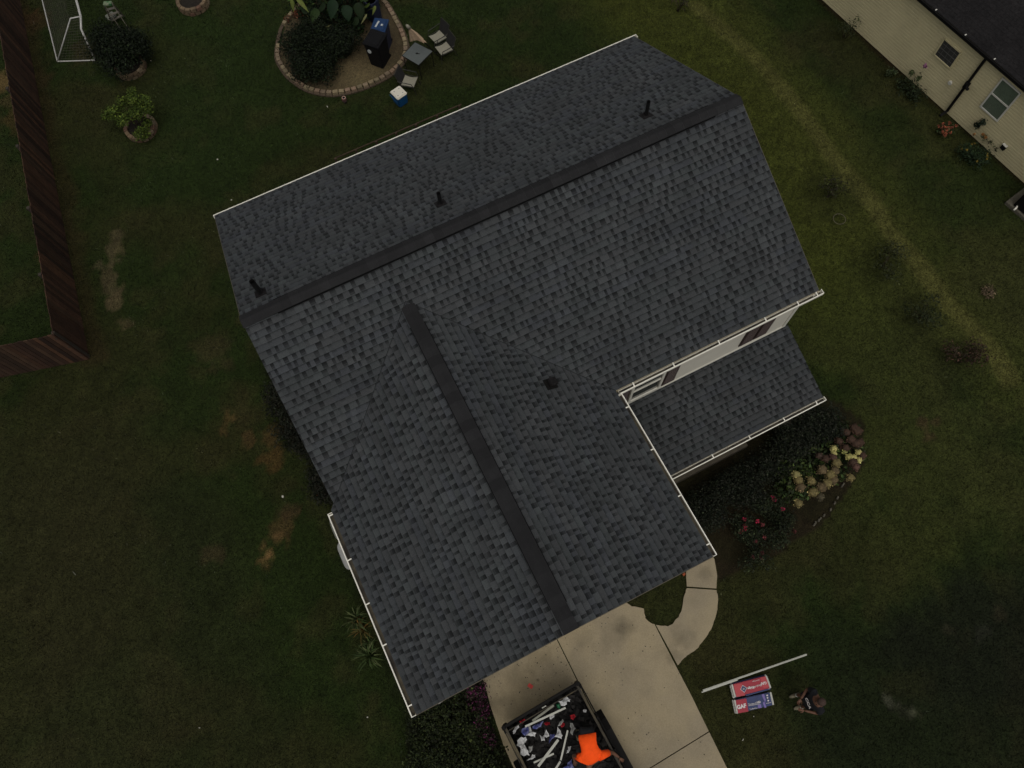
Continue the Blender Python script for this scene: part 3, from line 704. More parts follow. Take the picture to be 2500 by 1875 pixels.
# garage door, front door, plain side and back windows
mb = MB(); mb.box((.675, WW_YF + .06, 1.22), (4.83, .05, 2.44))
for i in range(4):
    for j in range(8): mb.box((-1.4 + j * .59, WW_YF + .028, .33 + i * .6), (.48, .02, .42))
mb.build('garage_door', M['trim'], house)
mb = MB(); mb.box((5.2, WALL_YF - .02, 1.2), (.95, .04, 2.05)); dd = mb.build('door', M['shutter'], house)
mb = MB(); mb.lathe([(.0, 0), (.03, .01), (.03, .03), (0, .04)], (5.55, WALL_YF - .07, 1.1), 8); mb.build('handle', M['white'], dd)
def side_window(c, ax, wd, ht):
    c = Vector(c); m = MB(); m2 = MB()
    sx, sy = (wd, .06) if ax == 'x' else (.06, wd)
    m.box(c, (sx + (.12 if ax == 'x' else 0), sy + (0 if ax == 'x' else .12), ht + .12))
    f = m.build('window_frame', M['trim'], house)
    m2.box(c, (sx + (0 if ax == 'x' else .02), sy + (.02 if ax == 'x' else 0), ht)); m2.build('pane', M['glass'], f)
for c, ax in (((0, WALL_YB + .01, 1.5), 'x'), ((5.0, WALL_YB + .01, 4.1), 'x'), ((1.0, WALL_YB + .01, 4.1), 'x'), ((7.8, WALL_YB + .01, 4.1), 'x'), ((WALL_X1 + .01, 8.2, 4.1), 'y'), ((WALL_X0 - .01, 9.4, 4.1), 'y'), ((7.2, WALL_YF - .01, 1.6), 'x')):
    side_window(c, ax, 1.0, 1.25)
# porch slab and posts
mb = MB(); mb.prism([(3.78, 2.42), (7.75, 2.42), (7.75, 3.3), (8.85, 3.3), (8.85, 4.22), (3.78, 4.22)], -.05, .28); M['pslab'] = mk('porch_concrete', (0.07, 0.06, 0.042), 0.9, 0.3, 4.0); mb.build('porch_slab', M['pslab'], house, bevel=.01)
mb = MB(); mb.box(tuple(at(1948, 1013, .16)), (.62, .42, .32)); mb.box(tuple(at(1909, 1037, .12)), (.5, .3, .24)); mb.build('porch_step', M['conc2'], house, bevel=.01)
for x in (5.4, 7.1, 8.7):
    mb = MB(); mb.box((x, 2.62, 1.5), (.11, .11, 2.45)); mb.box((x, 2.62, .33), (.16, .16, .12)); mb.build('porch_post', M['trim'], house)
# vent pipes with flashing
def slope_z(x, y):
    return RZ - slb * (y - RY) if y > RY else RZ - SL * (RY - y)
def solve_slope(px, py, fn):
    z = 6.5
    for _ in range(20): p = at(px, py, z); z = fn(p.x, p.y)
    return at(px, py, z)
for (px, py, h, r, tl) in ((1577, 283, .46, .042, (.0, 0)), (1076, 498, .40, .045, (0, 0)), (637, 716, .52, .055, (0, 0))):
    p = solve_slope(px, py, slope_z); nrm = Vector((0, slb, 1)).normalized()
    q = nrm.to_track_quat('Z', 'Y').to_matrix()
    m = MB(); m.tube([p + Vector((0, 0, -.05)), p + Vector((0, 0, h))], r, 14, cap=False); m.tube([p + Vector((0, 0, h - .002)), p + Vector((0, 0, h - .06))], [r, r * .8], 14, cap=False)
    vp = m.build('vent_pipe', M['pipe'], house, smooth=True)
    m = MB(); m.box(p + nrm * .016, (.24, .25, .006), q); m.tube([p + nrm * .012, p + nrm * .05, p + Vector((0, 0, .11))], [r * 1.9, r * 1.5, r * 1.08], 14); m.build('flashing', M['oldroof'], vp)
# box vent on the wing
p = solve_slope(1343, 938, lambda x, y: WZ - SLR * (x - WX)); nrm = Vector((SLR, 0, 1)).normalized(); q = nrm.to_track_quat('Z', 'Y').to_matrix()
ax = Matrix((Vector((1, 0, -SLR)).normalized(), Vector((0, 1, 0)), nrm)).transposed()
m = MB(); m.box(p + nrm * .018, (.27, .25, .008), ax); m.box(p + nrm * .06, (.15, .14, .09), ax, taper=.92); bv = m.build('box_vent', M['black'], house)
m = MB(); m.box(p + nrm * .13 + Vector((.01, 0, 0)), (.18, .18, .05), ax, taper=.85); m.build('vent_hood', M['oldroof'], bv)
# ------------------------------------------------------------------ foliage tools
def leaves(centres, n, size, cols, seed, up=.5, shell=.55, squash=1.0):
    """n leaf quads spread through lobes: centres = [(x, y, z, rx, ry, rz)]"""
    r = np.random.RandomState(seed); cen = np.array(centres, float)
    wgt = cen[:, 3] * cen[:, 4] * cen[:, 5]; wgt = wgt ** .75; wgt /= wgt.sum()
    k = r.choice(len(cen), n, p=wgt); c = cen[k]
    d = r.normal(size=(n, 3)); d /= np.linalg.norm(d, axis=1)[:, None]
    rad = (shell + (1 - shell) * r.rand(n) ** .7)
    lump = 1 + .22 * np.sin(d[:, 0] * 5 + k * 1.7) * np.cos(d[:, 1] * 4 - k) + .16 * r.normal(size=n)
    p = c[:, :3] + d * c[:, 3:6] * (rad * lump)[:, None]
    p[:, 2] = np.maximum(p[:, 2], .02)
    nn = d * (1 - up) + np.array([0, 0, 1]) * up + r.normal(size=(n, 3)) * .45; nn /= np.linalg.norm(nn, axis=1)[:, None]
    t = np.cross(nn, r.normal(size=(n, 3))); t /= np.linalg.norm(t, axis=1)[:, None]; b = np.cross(nn, t)
    L = size * r.uniform(.6, 1.35, n)[:, None]; W_ = L * .48 * squash
    fold = nn * L * .12
    V = np.stack([p - t * L, p + b * W_ + fold, p + t * L, p - b * W_ + fold], 1).reshape(-1, 3)
    F = np.arange(4 * n).reshape(n, 4)
    cols = np.array(cols); C = cols[r.randint(0, len(cols), n)] * (r.uniform(.55, 1.4, n) * (.7 + .6 * fbm(p[:, 0], p[:, 1], .35, 2, 2)))[:, None] * np.where(r.rand(n) < .10, 2.3, 1.0)[:, None]
    C = np.repeat(C, 4, axis=0)
    return V, F, C
def merge(parts):
    Vs, Fs, Cs, k = [], [], [], 0
    for V, F, C in parts: Vs.append(V); Fs.append(F + k); Cs.append(C); k += len(V)
    return np.concatenate(Vs), np.concatenate(Fs), np.concatenate(Cs)
def lobes(c, r, rz, n, seed, spread=.6, lr=.5):
    q = random.Random(seed); out = []
    for i in range(n):
        a = q.uniform(0, 2 * PI); d = math.sqrt(q.random()) * spread * r; k = lr * q.uniform(.75, 1.25)
        out.append((c[0] + math.cos(a) * d, c[1] + math.sin(a) * d, c[2] + q.uniform(-.35, .5) * rz, r * k, r * k * q.uniform(.8, 1.2), rz * k * 1.2))
    return out
def stems(base, tips, r0, parent, name='trunk'):
    mb = MB()
    for t in tips:
        b = Vector(base) + Vector((random.uniform(-.04, .04), random.uniform(-.04, .04), 0)); t = Vector(t); m_ = b.lerp(t, .5) + Vector((random.uniform(-.08, .08), random.uniform(-.08, .08), .08))
        mb.tube([b - Vector((0, 0, .04)), m_, t], [r0, r0 * .7, r0 * .25], 6)
    return mb.build(name, M['stem'], parent, smooth=True)
random.seed(5)
GREEN_D = [(.0055, .0090, .0036), (.007, .0115, .004), (.0045, .007, .0034), (.009, .0135, .0048)]
GREEN_B = [(.048, .072, .010), (.034, .053, .008), (.066, .090, .013), (.022, .036, .006)]
def bush(name, label, base, crown, n, size, cols, seed, cat='shrub', group=None, tips=4, crownname='foliage', extra=None, r0=.02):
    t = thing(name, tuple(base), label, cat, group)
    V, F, C = merge([leaves(crown, n, size, cols, seed)] + (extra or []))
    np_mesh(crownname, V, F, C, M['leaf'], t)
    q = random.Random(seed); ctr = [(c[0], c[1], c[2]) for c in q.sample(crown, min(tips, len(crown)))]
    stems(base, ctr, r0, t, 'stem')
    return t

# ------------------------------------------------------------------ back yard: shrubs in block rings
def ring_planter(name, c, r, hgt, label, seed, nblk=16, rows=2, arc=None):
    t = thing(name, (c[0], c[1], 0), label, 'planter', 'round stone planters in the back yard')
    q = random.Random(seed); mb = MB()
    for row in range(rows):
        for i in range(nblk):
            a = 2 * PI * (i + .5 * row) / nblk
            tone = q.uniform(.75, 1.2); col = random.Random(seed * 100 + i + row * 50).choice([(.15, .105, .06), (.12, .085, .05), (.11, .062, .04), (.17, .13, .08)]); col = tuple(v * tone for v in col)
            rot = Matrix.Rotation(a, 3, 'Z'); rr = r + q.uniform(-.012, .012)
            mb.box((c[0] + rr * math.cos(a), c[1] + rr * math.sin(a), hgt / rows * (row + .5)), (.13, 2 * PI * r / nblk * .96, hgt / rows - .012), rot, col)
    mb.build('ring', M['brick'], t, bevel=.008)
    mb = MB(); mb.lathe([(r - .05, 0), (r - .055, hgt * .72), (r * .4, hgt * .8), (0.01, hgt * .8)], (c[0], c[1], 0), 24, (.016, .012, .008)); mb.build('soil', M['mulch'], t)
    return t
c1 = at(322, 168, 0); ring_planter('ring_planter', c1, .48, .22, 'brick ring planter mostly hidden under the dark round shrub', 1)
c2 = at(348, 318, 0); ring_planter('ring_planter', c2, .47, .24, 'brick ring planter around the bright green shrub', 2)
c3 = at(475, 12, 0); ring_planter('ring_planter', c3, .50, .30, 'pale stone ring planter of bare dark soil at top edge of the photo', 3)
cs1 = at(292, 122, .75); cr = [(cs1.x, cs1.y, .75, .6, .6, .55)] + lobes((cs1.x, cs1.y, .75), 1.0, .62, 18, 4, .74, .48)
bush('dark_shrub', 'large dark green rounded shrub beside the white soccer goal', (c1.x, c1.y, .15), cr, 12500, .042, GREEN_D, 21, r0=.035)
cr = [(at(*p)[0], at(*p)[1], p[2], r, r, r * .7) for p, r in (((325, 240, 1.15), .26), ((355, 262, 1.1), .26), ((300, 250, 1.0), .22), ((275, 275, .85), .27), ((300, 292, .75), .26), ((330, 275, .9), .30), ((258, 283, .8), .16), ((352, 240, 1.05), .15), ((345, 325, .45), .27), ((360, 300, .45), .2), ((322, 222, 1.15), .15))]
bush('bright_shrub', 'bright yellow green leafy shrub leaning out of its brick ring', (c2.x, c2.y, .15), cr, 3300, .042, GREEN_B, 22)

# ------------------------------------------------------------------ big garden bed with block edging
tb = thing('garden_bed', tuple(at(840, 110, 0)), 'large oval mulched garden bed edged with tan blocks', 'garden bed')
mb = MB(); nP = len(bedpoly)
bc = Vector((sum(p[0] for p in bedpoly) / nP, sum(p[1] for p in bedpoly) / nP, 0))
# soil as a shallow mound with its own mottled colour
rr_ = [0, .2, .4, .6, .8, .9, .97]; V = []; F = []; Cc = []
dense = []
for i in range(nP):
    a = Vector((*bedpoly[i], 0)); b = Vector((*bedpoly[(i + 1) % nP], 0))
    for k in range(3): dense.append(a.lerp(b, k / 3))
nd = len(dense)
for r in rr_:
    for p in dense:
        q = bc.lerp(p, r); V.append((q.x, q.y, .10 * (1 - r ** 3) + .03))
V = np.array(V); 
for i in range(len(rr_) - 1):
    for k in range(nd): F.append((i * nd + k, i * nd + (k + 1) % nd, (i + 1) * nd + (k + 1) % nd, (i + 1) * nd + k))
n2 = fbm(V[:, 0], V[:, 1], .7, 1); n3 = fbm(V[:, 0], V[:, 1], .25, 2)
Cc = np.array([(.050, .033, .016)]) * (1 - n2[:, None] * .4) + np.array([(.035, .035, .016)]) * n3[:, None] * .7
lt = at(885, 190, 0); dl_ = np.hypot((V[:, 0] - lt.x) / 1.2, (V[:, 1] - lt.y)); Cc += np.array([(.045, .036, .016)]) * np.clip(1.2 - dl_, 0, 1)[:, None]
np_mesh('soil', V, np.array(F), Cc, M['mulch'], tb, smooth=True)
# block edging, each block counted out along the outline
q = random.Random(9); per = [Vector((*p, 0)) for p in bedpoly]; per = dense
L = 0; pos = []; step = .215
acc = 0
for i in range(nd):
    a = per[i]; b = per[(i + 1) % nd]; l = (b - a).length
    while acc < l:
        pos.append((a.lerp(b, acc / l), (b - a).normalized())); acc += step
    acc -= l
gap0, gap1 = at(690, 130, 0), at(702, 75, 0)
for p, d in pos:
    px_gap = False
    rot = Matrix.Rotation(math.atan2(d.y, d.x) + q.uniform(-.1, .1), 3, 'Z')
    col = q.choice([(.21, .165, .095), (.18, .145, .085), (.20, .15, .095), (.155, .115, .075), (.19, .13, .085)]); t_ = q.uniform(.75, 1.15)
    out = Vector((p.x - bc.x, p.y - bc.y, 0)).normalized()
    low = (p - at(696, 88, 0)).length < .45
    if low: continue
    m = MB(); z = .14 + q.uniform(-.012, .012)
    m.box(p + Vector((0, 0, z / 2)), (.192 * q.uniform(.92, 1.0), .15, z), rot, tuple(v * t_ for v in col), taper=.93)
    m.build('edging_block', M['block'], tb, bevel=.008)
m = MB()
for p, d in pos[::1]:
    rot = Matrix.Rotation(math.atan2(d.y, d.x), 3, 'Z'); out = Vector((p.x - bc.x, p.y - bc.y, 0)).normalized()
    m.box(p + out * .07 + Vector((0, 0, .02)), (.21, .12, .06), rot, (.07, .05, .032))
m.build('lower_course', M['block'], tb)
sc_ = at(790, 150, 0)
cr = lobes((at(775, 120, .55)[0], at(775, 120, .55)[1], .55), 1.05, .60, 20, 31, .8, .5) + lobes((at(740, 165, .45)[0], at(740, 165, .45)[1], .45), .7, .5, 10, 32, .7, .55) + lobes((at(845, 95, .6)[0], at(845, 95, .6)[1], .6), .6, .5, 9, 33, .6, .6)
bush('dark_shrub', 'wide dark green shrub filling the left of the oval garden bed', (at(790, 140, 0).x, at(790, 140, 0).y, .1), cr, 26000, .036, GREEN_D, 34)
# big leafed plants
def big_leaf(mb, base, tip, top, width, col, droop=.25):
    """one heart shaped blade on its stalk"""
    base = Vector(base); top = Vector(top); tip = Vector(tip)
    mid = base.lerp(top, .5) + Vector((0, 0, .05)); mb.tube([base, mid, top], [.014, .011, .008], 5, tuple(v * 1.3 for v in col))
    ax = (tip - top); L = ax.length; ax.normalize(); sx = ax.cross(Vector((0, 0, 1))).normalized(); up = sx.cross(ax)
    prof = [(-.18, .42), (0, .86), (.2, 1.0), (.45, .86), (.7, .55), (.9, .2), (1.0, .02)]
    rows = []
    for u, wv in prof:
        c = top + ax * (u * L) - Vector((0, 0, droop * u * u * L)); wd = wv * width * .5
        rows.append([c - sx * wd - up * wd * .25, c + up * .02, c + sx * wd - up * wd * .25])
    vs = [p for r in rows for p in r]; fs = []
    for i in range(len(rows) - 1):
        for k in range(2): fs.append((i * 3 + k, i * 3 + k + 1, (i + 1) * 3 + k + 1, (i + 1) * 3 + k))
    mb.add(vs, fs, col)
def bigplant(name, label, basepx, specs, group, seed):
    b = at(*basepx, .1); t = thing(name, (b.x, b.y, 0), label, 'plant', group); q = random.Random(seed)
    for (tx, ty, tz, ux, uy, uz, wd, col) in specs:
        m = MB(); big_leaf(m, (b.x + q.uniform(-.08, .08), b.y + q.uniform(-.08, .08), .08), at(ux, uy, uz), at(tx, ty, tz), wd, col)
        m.build('leaf', M['leaf'], t, smooth=True)
YG = (.10, .12, .028); DG = (.0085, .020, .008); DG2 = (.011, .020, .007); MG = (.017, .032, .008); PA = (.13, .13, .055)
bigplant('elephant_ear_plant', 'tall plant with broad dark blue green leaves at the back of the oval bed', (820, 40),
         [(812, 5, 1.6, 806, 42, 1.35, .42, DG), (845, 18, 1.4, 850, 48, 1.2, .40, DG), (770, 25, 1.2, 760, 50, 1.1, .36, MG), (875, 12, 1.4, 880, 45, 1.1, .38, DG2), (800, -25, 1.8, 790, -60, 1.6, .4, DG2), (838, -20, 1.8, 850, -60, 1.6, .42, MG), (790, 10, 1.3, 772, 28, 1.1, .3, DG2)], 'big leaved plants of the oval bed', 1)
bigplant('elephant_ear_plant', 'plant with yellow green curled leaves at left end of the oval bed', (745, 30),
         [(728, -2, 1.6, 752, 24, 1.45, .16, YG), (712, 2, 1.4, 716, 26, 1.2, .14, (.08, .10, .02)), (760, -15, 1.6, 752, -45, 1.5, .3, MG), (765, 76, .75, 758, 82, .6, .12, (.10, .12, .02)), (797, 66, .85, 808, 58, .8, .06, PA), (750, 28, 1.1, 735, 10, 1.2, .3, DG2), (758, 50, .8, 772, 56, .7, .05, PA)], 'big leaved plants of the oval bed', 2)
bigplant('elephant_ear_plant', 'plant with pale narrow leaf tips beside the blue bin lid', (890, 35),
         [(893, 38, 1.2, 881, 55, 1.05, .10, PA), (915, 17, 1.5, 908, 34, 1.35, .13, YG), (888, 0, 1.6, 893, -20, 1.5, .3, MG), (870, 45, 1.0, 862, 66, .8, .26, DG2), (900, 10, 1.4, 886, 15, 1.3, .2, (.04, .06, .012)), (868, -15, 1.7, 862, -55, 1.6, .32, DG)], 'big leaved plants of the oval bed', 3)
bm_ = []
for px, py, z_, r_ in ((735, -10, .7, .5), (790, 0, .8, .55), (840, -10, .8, .55), (870, 30, .6, .4), (820, 40, .6, .45), (760, 35, .5, .4), (900, -15, .7, .45), (800, -60, .9, .7), (860, -60, .9, .6), (870, 65, .35, .3), (745, 60, .3, .3)):
    q_ = at(px, py, z_); bm_.append((q_.x, q_.y, z_ * .8, r_, r_, z_ * .7))
bp_ = at(815, 10, .1)
bush('leafy_clump', 'dense mass of dark broad leaves at the top of the oval bed', (bp_.x, bp_.y, .08), bm_, 2600, .085, [(.008, .017, .006), (.012, .022, .006), (.006, .012, .005), (.02, .034, .008)], 47, cat='plant', tips=8)
for k, (px, py, lb) in enumerate([(705, 52, 'rust red leafed small plant outside the left end of the oval bed'), (728, 42, 'brown dry plant clump at the left end of the oval bed'), (920, 38, 'red leafed low plant behind the blue bin lid')]):
    p = at(px, py, 0); r = (.13, .2, .2)[k]
    V, F, C = leaves([(p.x, p.y, .15, r, r, .12)], (60, 150, 140)[k], .04, [(.10, .025, .010), (.06, .022, .012), (.05, .03, .015)], 50 + k)
    o = np_mesh('small_plant', V, F, C, M['leaf']); tag(o, lb, 'plant', 'small red and brown plants of the oval bed')

# ------------------------------------------------------------------ bins
def bin_(name, label, top, base, ang, sx, sy, h, body, lid, open_=False):
    c = Vector(base); t = thing(name, (c.x, c.y, 0), label, 'bin', None, ang)
    m = MB(); m.box((0, 0, h * .48), (sx * .80, sy * .80, h * .94), taper=1.18); m.build('body', body, t, local=True, bevel=.02)
    m = MB(); m.box((0, 0, h + .0), (sx * 1.04, sy * 1.04, .05)); m.box((0, -.02, h + .04), (sx * .9, sy * .86, .05), taper=.85); l = m.build('lid', lid, t, local=True, bevel=.012)
    m = MB(); m.tube([(-sx * .4, sy * .54, h - .02), (sx * .4, sy * .54, h - .02)], .018, 8); m.build('handle', body, t, local=True)
    for s in (-1, 1):
        m = MB(); m.tube([(s * sx * .40, sy * .36, .11), (s * sx * .34, sy * .36, .11)], .11, 14); m.build('wheel', M['blackp'], t, local=True)
    return t, l
# blue lidded bin behind
ctop = at(927, 62, 1.0); cbase = Vector((ctop.x, ctop.y, 0))
e1 = at(912, 50, 1.0); e2 = at(942, 54, 1.0); ang = math.atan2(e2.y - e1.y, e2.x - e1.x)
bt, bl = bin_('recycling_bin', 'navy recycling bin with bright blue lid and white stickers', None, cbase, ang, .50, .56, 1.0, M['navy'], M['bluelid'])
m = MB(); m.box((-.07, -.02, 1.072), (.06, .28, .004), Matrix.Rotation(-.2, 3, 'Z')); m.build('sticker', M['lab'], bt, local=True)
m = MB(); m.box((.10, -.03, 1.072), (.07, .08, .004), Matrix.Rotation(-.2, 3, 'Z')); m.build('sticker', M['lab'], bt, local=True)
ctop = at(915, 95, 1.08); cbase = Vector((ctop.x, ctop.y, 0))
e1 = at(890, 100, 1.08); e2 = at(946, 118, 1.08); ang = math.atan2(e2.y - e1.y, e2.x - e1.x)
bt, bl = bin_('trash_bin', 'large black trash bin with pale oval badge in the garden bed', None, cbase, ang, .60, .68, 1.08, M['blackp'], M['blackp'])
m = MB(); m.tube([(-.1, -.325, .80), (-.1, -.343, .80)], .075, 20); o = m.build('badge', M['lab'], bt, local=True); 
m = MB(); m.tube([(-.1, -.344, .80), (-.1, -.346, .80)], .035, 16); m.build('badge_mark', M['gray'], o)
p = at(905, 2, .9); m = MB(); m.box((p.x, p.y, .45), (.36, .36, .9), Matrix.Rotation(.5, 3, 'Z'), taper=1.1)
o = thing('tub', (p.x, p.y, 0), 'dark blue plastic tub among the leaves at top of the oval bed', 'tub'); m.build('body', M['navy'], o, bevel=.02)
m = MB(); m.lathe([(.20, .9), (.22, .91), (.22, .93), (.18, .93), (.18, .9)], (p.x, p.y, 0), 16, rot=.5); m.build('rim', M['navy'], o)

# ------------------------------------------------------------------ patio set
def quadtop(name, label, cat, px, z):
    pts = [at(a, b, z) for a, b in px]; return pts
tp = [at(a, b, .72) for a, b in ((1013, 103), (1056, 125), (1022, 159), (982, 135.5))]
tc_ = sum(tp, Vector()) / 4
t = thing('patio_table', (tc_.x, tc_.y, 0), 'square patio table with grey glass top beside the folded umbrella', 'table')
m = MB(); m.prism([tuple(tc_.lerp(p, .985)[:2]) for p in tp], .712, .722); m.build('table_top', M['tglass'], t, bevel=.003)
m = MB()
for i in range(4): m.bar(tp[i] - Vector((0, 0, .012)), tp[(i + 1) % 4] - Vector((0, 0, .012)), .025, .02)
m.build('frame', M['black'], t)
for p in tp:
    q = tc_.lerp(p, .93); m = MB(); m.tube([(q.x, q.y, .70), (q.x, q.y, 0)], .014, 8); m.build('leg', M['black'], t)
m = MB(); m.lathe([(.035, .716), (.035, .728), (.02, .728), (.0, .727)], (tc_.x, tc_.y, 0), 14); m.bar(tc_ + Vector((-.05, .02, .006)), tc_ + Vector((.07, -.06, .006)), .02, .01); m.build('umbrella_hole', M['black'], t)
# folded umbrella leaning
ub, ut = at(1082, 147, 0.0), at(993, 62, 2.05)
t = thing('umbrella', tuple(ub), 'folded beige patio umbrella leaning over the glass table', 'umbrella')
m = MB(); m.tube([ub, ut], .017, 10); m.build('pole', M['black'], t)
ax = (ut - ub).normalized(); hem = [at(a, b, z) for a, b, z in ((1001, 102, 1.30), (1008, 100, 1.34), (1016, 98, 1.36), (1025, 101, 1.32), (1036, 106, 1.25), (1042, 104, 1.22), (1034, 94, 1.30), (1020, 88, 1.40), (1008, 90, 1.42))]
V = []; rows = 9; nh = len(hem) * 3
hd = []
for i in range(len(hem)):
    for k in range(3): hd.append(hem[i].lerp(hem[(i + 1) % len(hem)], k / 3))
hc = sum(hem, Vector()) / len(hem)
for r in range(rows):
    u = r / (rows - 1)
    top_c = ut - ax * .12
    for k, p in enumerate(hd):
        f = .9 + (.10 if k % 3 == 0 else -.10) * min(1, u * 2)
        q = hc + (p - hc) * f if u > 0 else p
        a = top_c + (p - hc) * .09
        V.append(a.lerp(q, u ** .9) + Vector((0, 0, .04 * math.sin(u * PI))))
fs = []
for r in range(rows - 1):
    for k in range(nh): fs.append((r * nh + k, r * nh + (k + 1) % nh, (r + 1) * nh + (k + 1) % nh, (r + 1) * nh + k))
m = MB(); m.add(V, fs); m.build('canopy', M['umb'], t, smooth=True)
m = MB(); m.tube([ut - ax * .16, ut - ax * .04, ut + ax * .02], [.06, .055, .03], 12); m.build('cap', M['sling'], t, smooth=True)
def chair(label, seatpx, ang):
    p = at(*seatpx, .42); t = thing('patio_chair', (p.x, p.y, 0), label, 'chair', 'sling patio chairs round the glass table', ang); t.scale = (.92, .92, .86)
    # local: faces -Y, back at +Y
    m = MB(); nseg = 6
    vs = []
    for i in range(nseg + 1):
        u = i / nseg; y = -.25 + .5 * u; z = .44 - .03 * math.sin(u * PI) - .03 * u
        vs += [(-.24 + .025 * math.sin(u * PI), y, z), (.24 - .025 * math.sin(u * PI), y, z)]
    m.add(vs, [(2 * i, 2 * i + 1, 2 * i + 3, 2 * i + 2) for i in range(nseg)])
    m.build('seat', M['sling'], t, local=True)
    m = MB(); vs = []
    for i in range(nseg + 1):
        u = i / nseg; y = .26 + .16 * u; z = .43 + .48 * u
        vs += [(-.24, y, z), (.24, y, z)]
    m.add(vs, [(2 * i, 2 * i + 1, 2 * i + 3, 2 * i + 2) for i in range(nseg)]); m.build('backrest', M['slingd'], t, local=True)
    for s in (-1, 1):
        m = MB(); m.tube([(s * .27, -.30, 0), (s * .26, -.26, .42), (s * .26, .26, .40), (s * .26, .43, .93)], .012, 7); m.build('side_frame', M['frame'], t, local=True)
        m = MB(); m.tube([(s * .27, .40, 0), (s * .27, .28, .40)], .012, 7); m.build('leg', M['frame'], t, local=True)
        m = MB(); m.tube([(s * .28, -.24, .44), (s * .30, -.20, .62), (s * .30, .34, .64)], .015, 7); m.build('armrest', M['frame'], t, local=True)
    m = MB(); m.tube([(-.26, .43, .93), (.26, .43, .93)], .012, 7); m.build('top_rail', M['frame'], t, local=True)
def ang_px(a, b, z=.42):
    p, q = at(*a, z), at(*b, z); return math.atan2(q.y - p.y, q.x - p.x)
chair('grey sling patio chair farthest from the house, right of the folded umbrella', (1068, 87), ang_px((1068, 87), (1092, 72)) - PI / 2)
chair('grey sling patio chair between the glass table and the farthest chair', (1083, 115), ang_px((1083, 115), (1108, 102)) - PI / 2)
chair('grey sling patio chair standing right behind the blue and white cooler', (999, 195), ang_px((999, 195), (974, 190)) - PI / 2)
# cooler
p = at(974, 228, .42); e = at(994, 222, .42) ; e0 = at(954, 228, .42)
ca = ang_px((955, 226), (972, 243), .42)
p0 = at(973.5, 228, .42); t = thing('cooler', (p0.x, p0.y, 0), 'blue cooler with white lid on the grass near the patio chair', 'cooler', None, ca); t.scale = (1.1, 1.1, 1.15)
m = MB(); m.box((0, 0, .18), (.36, .33, .36), taper=1.10); m.build('body', M['cool'], t, local=True, bevel=.03)
m = MB(); m.box((0, 0, .39), (.42, .385, .06), taper=.95); lid = m.build('lid', M['coolw'], t, local=True, bevel=.022)
for a_, b_ in ((-.1, -.09), (.1, .09), (.1, -.09), (-.1, .09)):
    m = MB(); m.lathe([(.022, .421), (.018, .424), (0.001, .424)], (a_, b_, 0), 12); m.build('cup_dimple', M['gray'], lid, local=True)
m = MB(); m.tube([(-.19, -.205, .30), (-.19, -.215, .30), (.19, -.215, .30), (.19, -.205, .30)], .012, 8); m.build('handle', M['cool'], t, local=True)
# striped pot
p = at(843, 250, 0); t = thing('small_pot', tuple(p), 'small striped round pot on the grass below the oval bed', 'pot')
m = MB()
pr = [(.05, 0, (.012, .012, .02)), (.065, .05, (.012, .012, .02)), (.085, .10, (.06, .028, .028)), (.09, .14, (.12, .09, .085)), (.08, .19, (.05, .022, .02)), (.06, .22, (.10, .05, .04)), (.068, .235, (.4, .25, .2)), (.045, .235, (.4, .25, .2)), (.03, .12, (.01, .01, .01))]
for a_, b_ in zip(pr[:-1], pr[1:]):
    k = len(m.v); n = 18
    vs = [(r * math.cos(2 * PI * i / n) + p.x, r * math.sin(2 * PI * i / n) + p.y, z) for r, z in ((a_[0], a_[1]), (b_[0], b_[1])) for i in range(n)]
    m.add(vs, [(i, (i + 1) % n, (i + 1) % n + n, i + n) for i in range(n)], b_[2])
m.build('body', M['nav2'], t, smooth=True)

# ------------------------------------------------------------------ soccer goal
A = at(140, 150, .03); B_ = at(103, 0, .03); dg = (B_ - A).normalized(); A2 = at(233, 147, .03)
Tp = at(197, 40, 1.25); Td = at(172, 45, 1.25)
t = thing('soccer_goal', (A.x, A.y, 0), 'white pipe soccer goal with net beside the brown fence', 'soccer goal')
LN = 3.6
m = MB(); m.tube([A2, Vector((A2.x, A2.y, .9)).lerp(Tp, .5), Tp], .035, 10); m.build('post', M['goal'], t, smooth=True)
m = MB(); m.tube([Tp, Tp + dg * LN], .04, 10); m.build('crossbar', M['goal'], t)
m = MB(); m.tube([Tp, Tp.lerp(Td, .6), Td, Td.lerp(A, .05), Td.lerp(A, .5), A], .022, 8); m.build('back_stay', M['goal'], t, smooth=True)
m = MB(); m.tube([A, A + dg * LN], .022, 8); m.build('rear_base_bar', M['goal'], t)
m = MB(); m.tube([A, A2], .022, 8); m.build('side_base_bar', M['goal'], t)
m = MB(); m.tube([A2 + dg * LN, Tp + dg * LN], .035, 8); m.build('post', M['goal'], t)
m = MB()
for i in range(1, 16):       # side net
    u = i / 16; a = A.lerp(Td, u); b = A2.lerp(Tp, u); m.tube([a, b], .0035, 3, cap=False)
for i in range(1, 10):
    u = i / 10; m.tube([A.lerp(A2, u), Td.lerp(Tp, u)], .0025, 3, cap=False)
for i in range(0, 40):       # back net
    o_ = dg * (i * LN / 40); m.tube([A + o_, Td + o_, Tp + o_], .003, 3, cap=False)
for i in range(1, 12):
    u = i / 12; a = A.lerp(Td, u); m.tube([a, a + dg * LN], .0025, 3, cap=False)
m.build('net', M['net'], t)
